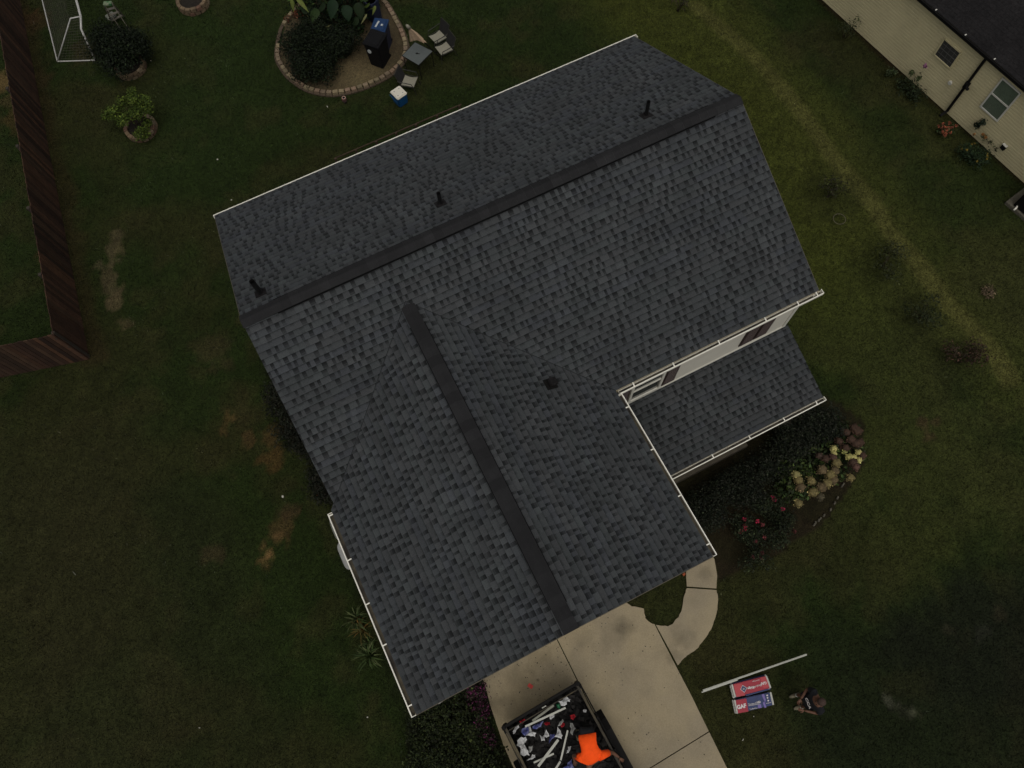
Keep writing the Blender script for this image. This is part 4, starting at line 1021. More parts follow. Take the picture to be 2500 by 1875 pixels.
# step ladder
tl, tr_ = at(253, 9, 1.15), at(273, 8, 1.15)
fr_l, fr_r = at(282, 55, 0), at(304, 42, 0)
bl_l = at(262, 46, .1); u_ = (tr_ - tl).normalized()
t = thing('step_ladder', ((tl.x + fr_r.x) / 2, (tl.y + fr_r.y) / 2, 0), 'short aluminium step ladder with pale green top standing by the dark shrub', 'ladder')
tc2 = (tl + tr_) / 2
m = MB(); m.bar(tl, tr_, .17, .07); m.build('top_cap', M['green'], t, bevel=.01)
fl, fr = at(275, 58, 0.0), at(304, 42, 0.0)
back = (tc2 - (fl + fr) / 2); back.z = 0; bk = tc2 + back * .15; 
for a, b, nme in ((tr_, fr, 'rail'), (tl, fl, 'rail')):
    m = MB(); m.bar(a, b, .05, .025); m.build(nme, M['alu'], t)
for a in (tl, tr_):
    m = MB(); q = Vector((a.x, a.y, 0)) + back * .25; m.bar(a, q, .03, .02); m.build('back_leg', M['alu'], t)
for u in (.30, .58, .84):
    m = MB(); m.bar(tl.lerp(fl, u), tr_.lerp(fr, u), .09, .025); m.build('step', M['alu'], t)
p = at(271, 40, .25); m = MB(); m.box(p, (.30, .26, .12), Matrix.Rotation(.3, 3, 'Z'), taper=1.15); o = m.build('storage_tub', M['mossy'], None, bevel=.03); tag(o, 'small mossy grey tub lying between the ladder legs', 'tub')

# ------------------------------------------------------------------ brown board fence
def fence(label, a, b, seed, h=1.83):
    a = Vector((*a, 0)); b = Vector((*b, 0)); t = thing('board_fence', tuple(a), label, 'fence', 'brown board fences of the left yard')
    d = (b - a); L = d.length; d.normalize(); nr = Vector((-d.y, d.x, 0)); q = random.Random(seed)
    m = MB(); s = 0
    while s < L:
        wd = .14; c = a + d * (s + wd / 2); hh = h + q.uniform(-.02, .02); tn = q.uniform(.45, 1.6); col = q.choice([(.050, .025, .014), (.044, .022, .013), (.056, .027, .014), (.038, .021, .012)])
        rot = Matrix((nr, d, Vector((0, 0, 1)))).transposed()
        m.box(c + Vector((0, 0, hh / 2)) + nr * q.uniform(-.004, .004), (.018, wd - .012, hh), rot, tuple(v * tn for v in col)); s += wd
    m.build('boards', M['fence'], t)
    for z in (.35, 1.0, 1.6):
        m = MB(); m.bar(a - nr * .04 + Vector((0, 0, z)), b - nr * .04 + Vector((0, 0, z)), .04, .085, col=(.05, .035, .025)); m.build('rail', M['fence'], t)
    s = 0
    while s <= L + .01:
        c = a + d * min(s, L - .05) - nr * .09; m = MB(); m.box(c + Vector((0, 0, h / 2 - .02)), (.09, .09, h - .02), Matrix.Rotation(math.atan2(d.y, d.x), 3, 'Z'), (.04, .032, .024)); m.build('post', M['fence'], t); s += 2.44
    return t
fc = (-8.33, 13.80)
fence('long brown board fence running from the soccer goal down the left yard', (-6.62, 30.5), fc, 1)
fence('short brown board fence turning left at the fence corner', (fc[0] - .02, fc[1] + .02), (-14.6, 15.45), 2)

# ------------------------------------------------------------------ back deck railing
M['dfloor'] = mk('dark_deck_floor', (0.018, 0.013, 0.008), 0.9, 0.3, 6.0)
t = thing('deck', (3.2, 14.5, 0), 'low brown wooden deck with railing behind the back gutter of the house', 'deck')
m = MB()
y = 12.3
while y < 16.15: m.box((3.25, y + .065, .42), (4.5, .125, .03)); y += .14
m.build('floor', M['dfloor'], t)
m = MB(); m.bar((1.0, 16.26, 1.0), (5.5, 16.26, 1.0), .032, .035); m.build('top_rail', M['wood'], t)
m = MB(); m.bar((1.0, 16.30, .62), (5.5, 16.30, .62), .035, .05); m.build('lower_rail', M['wood'], t)
for x in (1.05, 1.75, 2.45, 3.15, 3.85, 4.6, 5.4):
    m = MB(); m.box((x, 16.22, .52), (.07, .07, 1.04)); m.bar((x, 16.26, .92), (x, 15.7, .75), .04, .04); m.build('post', M['wood'], t)

# ------------------------------------------------------------------ things along the left wall
def rbox(name, label, cat, c, sx, sy, h, ang, m_, m2):
    t = thing(name, (c[0], c[1], 0), label, cat, None, ang)
    m = MB(); m.lathe([(.46, 0), (.5, .03), (.5, h - .06)], (0, 0, 0), 28, sq=.62); me = m; 
    me.v = [(v[0] * sx, v[1] * sy, v[2]) for v in me.v]; m.build('body', m_, t, local=True)
    m = MB(); m.lathe([(.52, h - .06), (.53, h - .03), (.50, h), (.3, h + .012), (.01, h + .015)], (0, 0, 0), 28, sq=.62); m.v = [(v[0] * sx, v[1] * sy, v[2]) for v in m.v]; m.build('lid', m2, t, local=True, smooth=False)
rbox('utility_box', 'pale grey rounded utility box showing past the left garage gutter', 'utility box', (-3.07, 4.60), .85, .78, .9, .0, M['gray'], M['gray'])
rbox('utility_box', 'mossy grey rounded utility box below the gutter corner of the left wall', 'utility box', (-3.13, 5.36), .62, .6, .9, .0, M['mossy'], M['mossy'])
# ornamental grass clumps
def grass_clump(label, px, py, n, r, seed, cols, hgt=.6):
    p = at(px, py, 0); q = random.Random(seed); m = MB()
    for i in range(n):
        a = q.uniform(0, 2 * PI); L = r * q.uniform(.6, 1.2); h = hgt * q.uniform(.5, 1.0); d = Vector((math.cos(a), math.sin(a), 0)); s = Vector((-d.y, d.x, 0)) * q.uniform(.008, .017)
        b = p + Vector((q.uniform(-.06, .06), q.uniform(-.06, .06), 0)); pts = [b, b + d * L * .35 + Vector((0, 0, h * .8)), b + d * L * .75 + Vector((0, 0, h)), b + d * L * 1.15 + Vector((0, 0, h * .72))]
        c = q.choice(cols); t_ = q.uniform(.6, 1.3); c = tuple(v * t_ for v in c)
        vs = []
        for k, pt_ in enumerate(pts): wv = (1, 1.1, .8, .05)[k]; vs += [pt_ - s * wv, pt_ + s * wv]
        m.add(vs, [(0, 1, 3, 2), (2, 3, 5, 4), (4, 5, 7, 6)], c)
    o = m.build('ornamental_grass', M['leaf']); me = o.data; me.transform(Matrix.Translation(-p)); o.location = p
    return tag(o, label, 'plant', 'grassy plants left of the garage')
GG = [(.05, .075, .022), (.035, .055, .018), (.075, .09, .035)]
grass_clump('green arching grass clump, upper one beside the left garage gutter', 877, 1512, 42, .34, 1, GG, .7)
grass_clump('dry orange brown grass clump beside the left garage gutter', 890, 1537, 24, .30, 2, [(.13, .075, .02), (.09, .07, .02)], .5)
grass_clump('thin green grass tuft below the orange brown clump', 905, 1570, 16, .28, 3, GG, .45)
grass_clump('green arching grass clump, lowest beside the left garage gutter', 908, 1598, 40, .36, 4, GG, .65)
# dark bushes under the left eave
for k, (px, py, r, n, lb) in enumerate([(690, 1010, .7, 3600, 'dark bush against the left house wall, farthest up'), (722, 1075, .75, 4000, 'dark bush against the left house wall, second from top'), (755, 1140, .8, 4200, 'dark bush against the left house wall, third from top'), (790, 1210, .75, 3800, 'dark bush against the left house wall, just above the gutter corner')]):
    p = at(px, py, 0); p = Vector((max(p.x, -3.85), p.y, 0)) + Vector((.35, 0, 0))
    cr = lobes((p.x, p.y, .5), r * .95, .5, 9, 60 + k, .7, .5)
    bush('dark_bush', lb, (p.x, p.y, 0), cr, n, .035, [(.007, .009, .005), (.010, .012, .007), (.014, .013, .008)], 60 + k, group='dark bushes along the left house wall')
# azalea at the driveway edge
p = at(1105, 1760, 0); cr = []
for px, py, r in ((1060, 1690, .5), (1110, 1670, .45), (1040, 1750, .6), (1100, 1750, .65), (1060, 1820, .65), (1130, 1830, .6), (1180, 1850, .5), (1150, 1770, .5), (1030, 1880, .6), (1110, 1900, .6), (1200, 1900, .45)):
    q = at(px, py, .45); cr.append((q.x, q.y, .42, r, r, .40))
ex = []
mg = []
for px, py, r in ((1168, 1672, .25), (1174, 1700, .20), (1180, 1735, .22), (1168, 1762, .2), (1160, 1720, .22), (1188, 1790, .2), (1150, 1690, .2), (1198, 1815, .18)):
    q = at(px, py, .55); mg.append((q.x, q.y, .5, r, r, .28))
ex.append(leaves(mg, 1500, .026, [(.075, .014, .045), (.05, .012, .03), (.02, .014, .012), (.012, .014, .008)], 71))
bush('flowering_bush', 'dark bush with magenta leaf edge along the left side of the driveway', (p.x, p.y, 0), cr, 17000, .036, [(.010, .015, .005), (.014, .020, .006), (.008, .010, .004), (.022, .028, .008)], 70, extra=ex, tips=6)
p = at(1075, 1712, 1.1); m = MB(); m.tube([p + Vector((-.10, 0, .12)), p + Vector((-.05, -.03, 0)), p + Vector((.05, -.02, .02)), p + Vector((.11, .04, .14))], .012, 6)
m.tube([(p.x, p.y, 1.1), (p.x, p.y, 0)], .012, 6); o = m.build('plant_hook', M['goal']); tag(o, 'thin white wire hook poking out by the garage gable above the dark bush', 'hook')

# ------------------------------------------------------------------ porch front: hedge, hydrangea, roses
cr = []
for px, py, r in ((1720, 1230, .55), (1760, 1200, .6), (1800, 1180, .62), (1850, 1150, .62), (1900, 1120, .62), (1950, 1085, .62), (1990, 1050, .55), (2020, 1020, .5), (1980, 1020, .5), (1930, 1060, .5), (1740, 1260, .5), (1830, 1200, .5), (1690, 1240, .42), (2030, 1050, .45)):
    q = at(px, py, .75); cr.append((q.x, q.y, .62, r * .95, r * .8, .52))
bush('hedge', 'long dark clipped hedge in front of the porch roof', (at(1850, 1160, 0).x, at(1850, 1160, 0).y, 0), cr, 26000, .030, [(.007, .010, .0045), (.010, .013, .006), (.005, .007, .004), (.019, .020, .013)], 80, cat='hedge', tips=8)
hp = at(1985, 1160, 0); t = thing('hydrangea_bush', (hp.x, hp.y, 0), 'hydrangea bush covered in brown and cream flower heads at right end of the hedge', 'bush')
cr = []
for px, py, r in ((1950, 1150, .5), (1990, 1120, .5), (2030, 1090, .5), (1970, 1180, .42), (2060, 1060, .45), (2080, 1100, .4), (1930, 1190, .4), (1920, 1140, .35), (2040, 1140, .4)):
    q = at(px, py, .6); cr.append((q.x, q.y, .45, r, r, .38))
V, F, C = leaves(cr, 3600, .062, [(.022, .035, .010), (.015, .026, .008), (.035, .05, .012), (.02, .022, .01)], 81); np_mesh('foliage', V, F, C, M['leaf'], t)
stems(hp, [(c[0], c[1], c[2]) for c in cr[:6]], .015, t, 'stem')
BR = (.098, .070, .032); DR = (.048, .025, .014); CR = (.38, .34, .12); MX = (.145, .115, .042)
heads = [(2007, 1147, .14, BR), (2042, 1130, .13, MX), (2038, 1150, .12, BR), (2027, 1160, .14, MX), (2035, 1172, .12, BR), (2020, 1180, .13, MX), (2005, 1190, .13, BR), (1980, 1174, .12, MX), (1944, 1160, .11, (.24, .21, .08)), (1950, 1173, .12, MX), (1955, 1190, .12, BR), (1985, 1202, .13, MX), (2003, 1213, .10, (.06, .05, .025)), (1949, 1229, .11, MX), (2077, 1166, .10, MX),
         (2036, 1095, .09, CR), (2036, 1107, .07, CR), (2074, 1116, .10, (.30, .27, .09)), (2084, 1117, .08, CR), (2096, 1105, .08, CR), (2097, 1123, .08, CR), (2062, 1103, .06, (.2, .2, .06)), (2048, 1077, .10, DR), (2064, 1094, .11, DR), (2066, 1056, .11, DR), (2085, 1045, .12, DR), (2093, 1052, .13, DR), (2078, 1073, .12, DR), (2090, 1083, .13, DR), (2100, 1080, .11, DR), (2105, 1112, .10, DR), (2082, 1128, .12, DR), (2090, 1140, .10, (.10, .05, .035)), (2015, 1120, .10, DR), (2000, 1112, .08, (.05, .03, .02)), (2034, 1117, .1, (.06, .03, .02)), (1960, 1128, .0, DR)]
for i, (px, py, r, col) in enumerate(heads):
    if r <= 0: continue
    q = at(px, py, .85); V, F, C = leaves([(q.x, q.y, .85, r, r, r * .8)], 170, .020, [col, tuple(v * .75 for v in col), tuple(v * 1.25 for v in col)], 200 + i, shell=.8, squash=1.6)
    nu, nv = 14, 8; rq = np.random.RandomState(i); core = []
    for a in range(nv + 1):
        for b in range(nu):
            th, ph = PI * a / nv, 2 * PI * b / nu; k_ = r * (.80 + .22 * rq.rand() * math.sin(th)); core.append((q.x + k_ * math.sin(th) * math.cos(ph), q.y + k_ * math.sin(th) * math.sin(ph), .88 + k_ * .75 * math.cos(th)))
    core = np.array(core); CF = np.array([(a * nu + b, a * nu + (b + 1) % nu, (a + 1) * nu + (b + 1) % nu, (a + 1) * nu + b) for a in range(nv) for b in range(nu)])
    CC = np.array([col]) * rq.uniform(.55, 1.25, (len(core), 1)); V, F, C = merge([(core, CF, CC), (V, F, C)])
    np_mesh('flower_head', V, F, C, M['hyd'], t)
rose = []
for k, (px, py, r, fl, lb) in enumerate([(1860, 1250, .45, [(1891, 1220), (1912, 1243), (1888, 1213)], 'rose bush with two bright pink blooms near the hydrangea'), (1810, 1290, .5, [(1819, 1285), (1819, 1293), (1809, 1299), (1850, 1273), (1818, 1268), (1812, 1296)], 'rose bush with a cluster of crimson blooms nearest the garage gutter'), (1870, 1310, .45, [(1866, 1311), (1845, 1321), (1862, 1282)], 'rose bush with faded pink blooms at the front of the bed'), (1900, 1270, .4, [(1940, 1297)], 'nearly bare rose bush between the pink blooms and the lawn'), (1840, 1365, .5, [(1860, 1350), (1858, 1362), (1838, 1358)], 'low sparse rose bush with dull red leaves at the bottom of the bed')]):
    p = at(px, py, 0); t = thing('rose_bush', (p.x, p.y, 0), lb, 'bush', 'rose bushes in the front bed')
    cr = lobes((p.x, p.y, .4), r, .35, 7, 90 + k, .8, .5); cl = [(.012, .018, .008), (.018, .024, .010), (.026, .03, .014), (.008, .011, .006)]
    V, F, C = leaves(cr, (1500, 1900, 1300, 1100, 800)[k], .030, cl, 95 + k, shell=.3); np_mesh('foliage', V, F, C, M['leaf'], t)
    stems(p, [(c[0], c[1], c[2] + .1) for c in cr[:5]], .010, t, 'stem')
    for j, (fx, fy) in enumerate(fl):
        q = at(fx, fy, .6); col = [(.26, .014, .045), (.24, .010, .032), (.13, .025, .026), (.07, .014, .012), (.05, .010, .009)][k]
        V, F, C = leaves([(q.x, q.y, .6, .05, .05, .035)], 46, .022, [col, tuple(v * .7 for v in col), tuple(v * 1.2 for v in col)], 300 + k * 10 + j, shell=.5, squash=1.7)
        np_mesh('flower', V, F, C, M['hyd'], t)
t = thing('edging_stones', tuple(at(2010, 1265, 0)), 'broken line of small pale edging stones between the front bed and lawn', 'edging')
for px, py in ((2028, 1244), (2012, 1258), (2003, 1266), (1999, 1270), (1991, 1276), (1988, 1281), (2038, 1228), (2045, 1215), (2056, 1186), (2059, 1182)):
    p = at(px, py, .03); m = MB(); m.box(p, (.10, .05, .06), Matrix.Rotation(random.uniform(.3, .9), 3, 'Z'), (1, 1, 1), taper=.8); m.build('stone', M['conc2'], t, bevel=.01)

# ------------------------------------------------------------------ saplings and clumps along the swale
for k, (px, py, r, n, cols, lb) in enumerate([(2025, 480, .5, 420, [(.018, .016, .010), (.022, .026, .009)], 'thin dark weedy sapling clump nearest the house roof corner'), (2155, 650, .6, 650, [(.028, .032, .012), (.016, .020, .008)], 'twiggy sapling clump left of the dry grass strip'),
        (2245, 775, .6, 700, [(.014, .020, .007), (.022, .026, .010)], 'dark green sapling clump in the swale'), (2338, 885, .65, 1000, [(.045, .024, .016), (.025, .020, .010), (.030, .02, .012)], 'reddish brown sapling clump at lower end of the swale'), (2220, 1052, .0, 0, [], ''), (1655, 25, .35, 250, [(.03, .022, .014), (.02, .022, .01)], 'small brown weed clump near the top edge of the photo'), (2062, 92, .4, 260, [(.02, .026, .01), (.03, .035, .012)], 'sparse weed clump between swale and the tan house')]):
    if not n: continue
    p = at(px, py, 0); cr = lobes((p.x, p.y, .45), r, .4, 7, 120 + k, .8, .45)
    bush('sapling', lb, (p.x, p.y, 0), cr, n, .036, cols, 130 + k, cat='sapling', group='saplings and weeds along the swale', tips=6, r0=.012)
p = at(2409, 716, 0); V, F, C = leaves([(p.x, p.y, .1, .22, .22, .12)], 240, .05, [(.14, .10, .06), (.10, .07, .045)], 140, squash=.35)
o = np_mesh('dry_tuft', V, F, C, M['leaf']); tag(o, 'pale dry tuft of dead grass right of the swale', 'plant')
p = at(2049, 535, .01); m = MB(); pts = [(p.x + .19 * math.cos(a * PI / 12), p.y + .19 * math.sin(a * PI / 12), .02) for a in range(25)]; m.tube(pts, .009, 5, cap=False); o = m.build('drain_ring', M['drip'])
tag(o, 'small round drain ring in the grass below the roof corner', 'drain')
p = at(2050, 535, 0)

# ------------------------------------------------------------------ neighbour house
NB = Vector((19.80, 9.20, 0)); ND = Vector((.125, -1, 0)).normalized(); NN = Vector((-ND.y, ND.x, 0)); NN = NN if NN.x < 0 else -NN
nh_ = thing('neighbour_house', (23.5, 9.5, 0), 'tan lap sided one storey house with old dark roof at upper right', 'house')
s0, s1, NH = -8.5, 6.2, 2.52
def NP(s, z, o=0): return NB + ND * s + NN * o + Vector((0, 0, z))
m = MB(); z = .04; q = random.Random(4)
while z < NH - .02:
    z1 = min(z + .105, NH)
    t_ = q.uniform(.96, 1.04)
    zc = z1 - .038
    m.add([NP(s0, z, .040), NP(s1, z, .040), NP(s1, zc, .036), NP(s0, zc, .036), NP(s1, z1 - .006, .004), NP(s0, z1 - .006, .004), NP(s1, z1, .004), NP(s0, z1, .004), NP(s0, z, 0), NP(s1, z, 0)], [(0, 1, 2, 3), (3, 2, 4, 5), (5, 4, 6, 7), (8, 9, 1, 0)], None); z = z1
W_ = 9.0
c_ = [NP(s0, 0), NP(s1, 0), NP(s1, 0, -W_), NP(s0, 0, -W_)]
for i in range(4):
    a, b = c_[i], c_[(i + 1) % 4]; m.add([a, b, b + Vector((0, 0, NH)), a + Vector((0, 0, NH))], [(0, 1, 2, 3)])
m.build('wall', M['nsiding'], nh_)
m = MB(); m.bar(NP(s0, .02, .002), NP(s1, .02, .002), .012, .05); m.build('foundation', M['drip'], nh_)
ov = .07; rise = .42
m = MB(); e0, e1 = NP(s0 - .3, NH + .04, ov), NP(s1 + .3, NH + .04, ov); r0_, r1_ = NP(s0 - .3, NH + rise * W_ / 2, -W_ / 2), NP(s1 + .3, NH + rise * W_ / 2, -W_ / 2); f0, f1 = NP(s0 - .3, NH + .04, -W_ - .25), NP(s1 + .3, NH + .04, -W_ - .25)
nr = 34
for sA, sB, u0, u1 in ((e0, e1, r0_, r1_), (f1, f0, r1_, r0_)):
    for k in range(nr):
        a, b = sA.lerp(u0, k / nr), sB.lerp(u1, k / nr); c, d = sB.lerp(u1, (k + 1) / nr), sA.lerp(u0, (k + 1) / nr); h = Vector((0, 0, .004))
        m.add([a + h, b + h, c, d, a, b], [(0, 1, 2, 3), (4, 5, 1, 0)])
m.add([e0, r0_, f0], [(0, 1, 2)]); m.add([e1, f1, r1_], [(0, 1, 2)])
m.build('roof', M['oldroof'], nh_)
gz = NH + .03
m = MB(); m.bar(NP(s0 - .3, gz, ov + .10), NP(s1 + .3, gz, ov + .10), .012, .10); m.bar(NP(s0 - .3, gz - .02, ov + .045), NP(s1 + .3, gz - .02, ov + .045), .115, .03)
g_ = m.build('gutter', M['black'], nh_)
for px, py in ((2287, 23), (2359, 84), (2430, 143)):
    p = at(px, py, gz + .05); m = MB(); m.bar(p - NN * .01, p + NN * .06, .03, .012); m.build('bracket', M['trim'], g_)
def wpt(px, py, o=0.05): return at_plane(px, py, NB + NN * o, NN)
def nwindow(pxs, m_pane, split, mutt):
    c = [wpt(*p) for p in pxs]       # 4 corners
    s_ = [(p - NB).dot(ND) for p in c]; zz = [p.z for p in c]
    sa, sb, za, zb_ = (min(s_) + sorted(s_)[1]) / 2, (max(s_) + sorted(s_)[2]) / 2, (min(zz) + sorted(zz)[1]) / 2, (max(zz) + sorted(zz)[2]) / 2
    m = MB(); w_ = .045
    for a, b in ((NP(sa, za, .055), NP(sb, za, .055)), (NP(sa, zb_, .055), NP(sb, zb_, .055)), (NP(sa, za - w_ / 2, .055), NP(sa, zb_ + w_ / 2, .055)), (NP(sb, za - w_ / 2, .055), NP(sb, zb_ + w_ / 2, .055))): m.bar(a, b, w_, .04, up=NN)
    if split: m.bar(NP(sa, (za + zb_) / 2, .058), NP(sb, (za + zb_) / 2, .058), .045, .035, up=NN)
    f = m.build('window_frame', M['trim'] if not mutt else M['nsiding'], nh_)
    m = MB(); m.bar(NP((sa + sb) / 2, za + .01, .048), NP((sa + sb) / 2, zb_ - .01, .048), sb - sa - .02, .01, up=NN); m.build('pane', m_pane, f)
    if mutt:
        m = MB()
        for k in range(1, 4): s = sa + (sb - sa) * k / 4; m.bar(NP(s, za, .056), NP(s, zb_, .056), .014, .008, up=NN)
        for k in range(1, 4): z = za + (zb_ - za) * k / 4; m.bar(NP(sa, z, .058), NP(sb, z, .058), .012 if k != 2 else .03, .008, up=NN)
        m.build('muntin', M['mutt'], f)
nwindow(((2307, 95), (2346, 128), (2321, 167), (2280, 133)), M['nscreen'], False, True)
nwindow(((2448, 191), (2492, 228), (2435, 295), (2395, 260)), M['nglass'], True, False)
# downspout with its black elbow
sd_ = (wpt(2362, 205, .05) - NB).dot(ND)
m = MB(); m.bar(NP(sd_, .15, .08), NP(sd_, NH - .15, .08), .075, .06, up=NN); m.bar(NP(sd_, NH - .15, .055), NP(sd_ , NH, .10), .075, .06, up=NN); m.bar(NP(sd_, .15, .055), NP(sd_ - .02, .05, .30), .08, .06, up=NN)
ds = m.build('downspout', M['black'], nh_)
pe = wpt(2360, 208, .10); m = MB(); m.box(pe, (.14, .16, .2), Matrix.Rotation(.4, 3, 'Z')); m.tube([pe + NN * .02 + Vector((0, 0, .05)), pe + NN * .12 + Vector((0, 0, .04)) + ND * .08, pe + ND * .16 + NN * .1], .05, 8); m.build('cable_box', M['black'], ds, bevel=.01)
pe = wpt(2320, 202, .05); m = MB(); m.tube([pe - NN * .03, pe + NN * .04], .07, 14); m.build('wall_vent', M['trim'], nh_, bevel=.008)
pe = wpt(2451, 359, .05); m = MB(); m.box(pe, (.10, .15, .17)); o = m.build('crawl_vent', M['black'], nh_); m = MB(); m.box(pe + Vector((0, 0, .10)), (.13, .17, .02)); m.build('hood', M['trim'], o)

# plants by the neighbour wall
def nplant(name, lb, px, py, lobes_, n, size, cols, seed, flowers=(), fcol=None, fr=.03, hz=.4):
    p = at(px, py, 0); t = thing(name, (p.x, p.y, 0), lb, 'plant', 'plants along the tan house wall')
    cr = [(at(a, b, z)[0], at(a, b, z)[1], z, r, r, r * .8) for a, b, z, r in lobes_]
    V, F, C = leaves(cr, n, size, cols, seed, shell=.2); np_mesh('foliage', V, F, C, M['leaf'], t)
    stems(p, [c[:3] for c in cr], .008, t, 'stem')
    for j, (fx, fy, fz) in enumerate(flowers):
        q = at(fx, fy, fz); V, F, C = leaves([(q.x, q.y, fz, fr, fr, fr)], 26, fr * .6, [fcol, tuple(v * .7 for v in fcol)], seed * 10 + j, squash=1.6); np_mesh('flower', V, F, C, M['hyd'], t)
nplant('flowering_plant', 'orange red flower clump on the lawn below the black downspout', 2310, 322, [(2306, 316, .3, .22), (2320, 312, .3, .2), (2298, 318, .2, .16)], 260, .04, [(.02, .035, .012), (.03, .03, .012)], 401,
       [(2303, 302, .4), (2312, 313, .4), (2316, 312, .4), (2302, 321, .4), (2320, 324, .4), (2310, 326, .35), (2325, 311, .4), (2335, 307, .4), (2293, 308, .35), (2308, 331, .35), (2319, 300, .4), (2305, 311, .4), (2300, 312, .4), (2312, 318, .4)], (.20, .055, .026), .045)
nplant('leafy_sapling', 'dark leafed sapling standing against the tan wall under the green window', 2382, 322, [(2395, 303, .7, .14), (2402, 297, .85, .12), (2388, 308, .55, .12), (2382, 303, .6, .08)], 110, .055, [(.010, .018, .010), (.014, .022, .012)], 402)
nplant('flowering_plant', 'tall thin plant with one pink purple flower against the tan wall', 2240, 200, [(2243, 190, .4, .10), (2225, 178, .4, .12), (2250, 178, .7, .05)], 90, .04, [(.05, .07, .025), (.03, .045, .015)], 403, [(2258, 160, 1.0), (2259, 163, .97)], (.22, .09, .16), .05)
nplant('leafy_plant', 'low green plant with pale tips at the foot of the tan wall', 2180, 178, [(2175, 172, .25, .16), (2170, 178, .2, .14), (2184, 176, .2, .12)], 200, .035, [(.03, .045, .018), (.05, .065, .03), (.02, .03, .01)], 404)
nplant('flowering_plant', 'green bush with small yellow flowers right of the orange clump', 2375, 380, [(2370, 375, .3, .35), (2390, 390, .3, .35), (2355, 365, .3, .3), (2400, 375, .3, .25)], 900, .04, [(.012, .022, .010), (.018, .03, .012)], 405,
       [(2361, 366, .5), (2373, 352, .5), (2411, 380, .45), (2410, 387, .45), (2411, 375, .4), (2385, 394, .4), (2380, 350, .5), (2348, 364, .4)], (.20, .14, .02), .028)
nplant('flowering_plant', 'thin plant with orange flowers touching the tan wall', 2395, 345, [(2400, 332, .5, .12), (2405, 340, .5, .1), (2420, 345, .4, .12), (2435, 362, .3, .12)], 150, .035, [(.04, .055, .02), (.03, .025, .015), (.02, .03, .012)], 406, [(2400, 328, .6), (2407, 335, .6), (2378, 328, .3)], (.26, .12, .03), .04)
nplant('leafy_plant', 'dark low bush at the foot of the tan wall left of the downspout', 2225, 225, [(2222, 215, .25, .35), (2240, 232, .25, .3), (2205, 200, .2, .25)], 700, .04, [(.012, .018, .008), (.018, .026, .01)], 407)
# concrete pad and dark unit at the right edge
pa, pb, pc = at(2456, 492, .12), at(2500, 459, .12), at(2508, 536, .12)
ea = (pb - pa).normalized(); eb = Vector((ea.y, -ea.x, 0)); eb = eb if eb.dot(pc - pa) > 0 else -eb
t = thing('concrete_pad', (pa.x, pa.y, 0), 'weathered concrete pad at right edge of the photo below the tan house', 'slab')
m = MB(); pa = pa; m.prism([tuple((pa)[:2]), tuple((pa + ea * 1.6)[:2]), tuple((pa + ea * 1.6 + eb * 1.15)[:2]), tuple((pa + eb * 1.15)[:2])], -.05, .12); m.build('slab', M['conc2'], t, bevel=.01)
uc = at(2520, 505, .12); ra = Matrix.Rotation(math.atan2(ea.y, ea.x), 3, 'Z')
t = thing('outdoor_unit', (uc.x, uc.y, .12), 'dark boxy outdoor unit on the concrete pad with a white pipe end', 'air conditioner')
m = MB(); m.box(uc + Vector((0, 0, .36)), (.85, .8, .7), ra); m.build('cabinet', M['black'], t, bevel=.02)
m = MB(); m.lathe([(.3, .72), (.3, .735), (.05, .74)], (uc.x, uc.y, 0), 20); m.build('fan_grille', M['frame'], t)
pp = at(2481, 508, .2); m = MB(); m.tube([pp - ea * .09 - Vector((0, 0, .02)), pp, pp + (ea - eb * .4) * .16], .028, 8); m.build('pipe_end', M['white'], t, smooth=True)

# ------------------------------------------------------------------ trailer
TR1, TR2 = at(1414, 1667, 1.4), at(1526, 1875, 1.4); TL1 = at(1230, 1777, 1.4)
ta = math.atan2((TR1 - TR2).y, (TR1 - TR2).x) - PI / 2
tw = 2.02; TLEN = 4.2
trl = thing('utility_trailer', (TL1.x, TL1.y, 0), 'black high sided utility trailer full of roofing debris on the driveway', 'trailer', None, ta + .0)
# local frame: x across (0..tw), y from 0 (tail end near the house) to -TLEN
def TW(x, y, z): return Matrix.Translation(trl.location) @ Matrix.Rotation(ta, 4, 'Z') @ Vector((x, y, z))
def TLc(px, py, z): return (Matrix.Translation(trl.location) @ Matrix.Rotation(ta, 4, 'Z')).inverted() @ at(px, py, z)
tw = TLc(1410, 1667, 1.4).x
m = MB(); m.box((tw / 2, -TLEN / 2, .60), (tw - .04, TLEN, .07)); m.build('floor', M['black'], trl, local=True)
for x, nm in ((.035, 0), (tw - .035, 1)):
    m = MB(); m.box((x, -TLEN / 2, 1.0), (.035, TLEN - .02, .76)); m.build('side_wall', M['black'], trl, local=True)
    m = MB(); m.box((x, -TLEN / 2, 1.405), (.055, TLEN, .05)); m.build('top_rail', M['rust'], trl, local=True, bevel=.006)
    m = MB(); m.box((x + (.085 if nm else -.075), -TLEN / 2, 1.12), (.03, TLEN, .05)); m.build('side_rail', M['rust'] if nm == 0 else M['black'], trl, local=True)
    for i in range(6):
        m = MB(); m.box((x + (.06 if nm else -.05), -.1 - i * .78, .98), (.05, .06, .8)); m.build('stake', M['black'], trl, local=True)
m = MB(); m.box((tw / 2, .0, 1.02), (tw, .04, .82)); m.build('tailgate', M['black'], trl, local=True)
m = MB(); m.box((tw / 2, .02, 1.43), (tw + .02, .05, .04)); m.build('gate_rail', M['black'], trl, local=True, bevel=.006)
m = MB(); m.box((tw / 2, -.11, 1.33), (tw - .1, .022, .03)); m.build('inner_rail', M['rust'], trl, local=True)
for x in (0, tw): 
    m = MB(); m.box((x, .0, 1.0), (.09, .09, .98)); m.build('corner_post', M['black'], trl, local=True, bevel=.008)
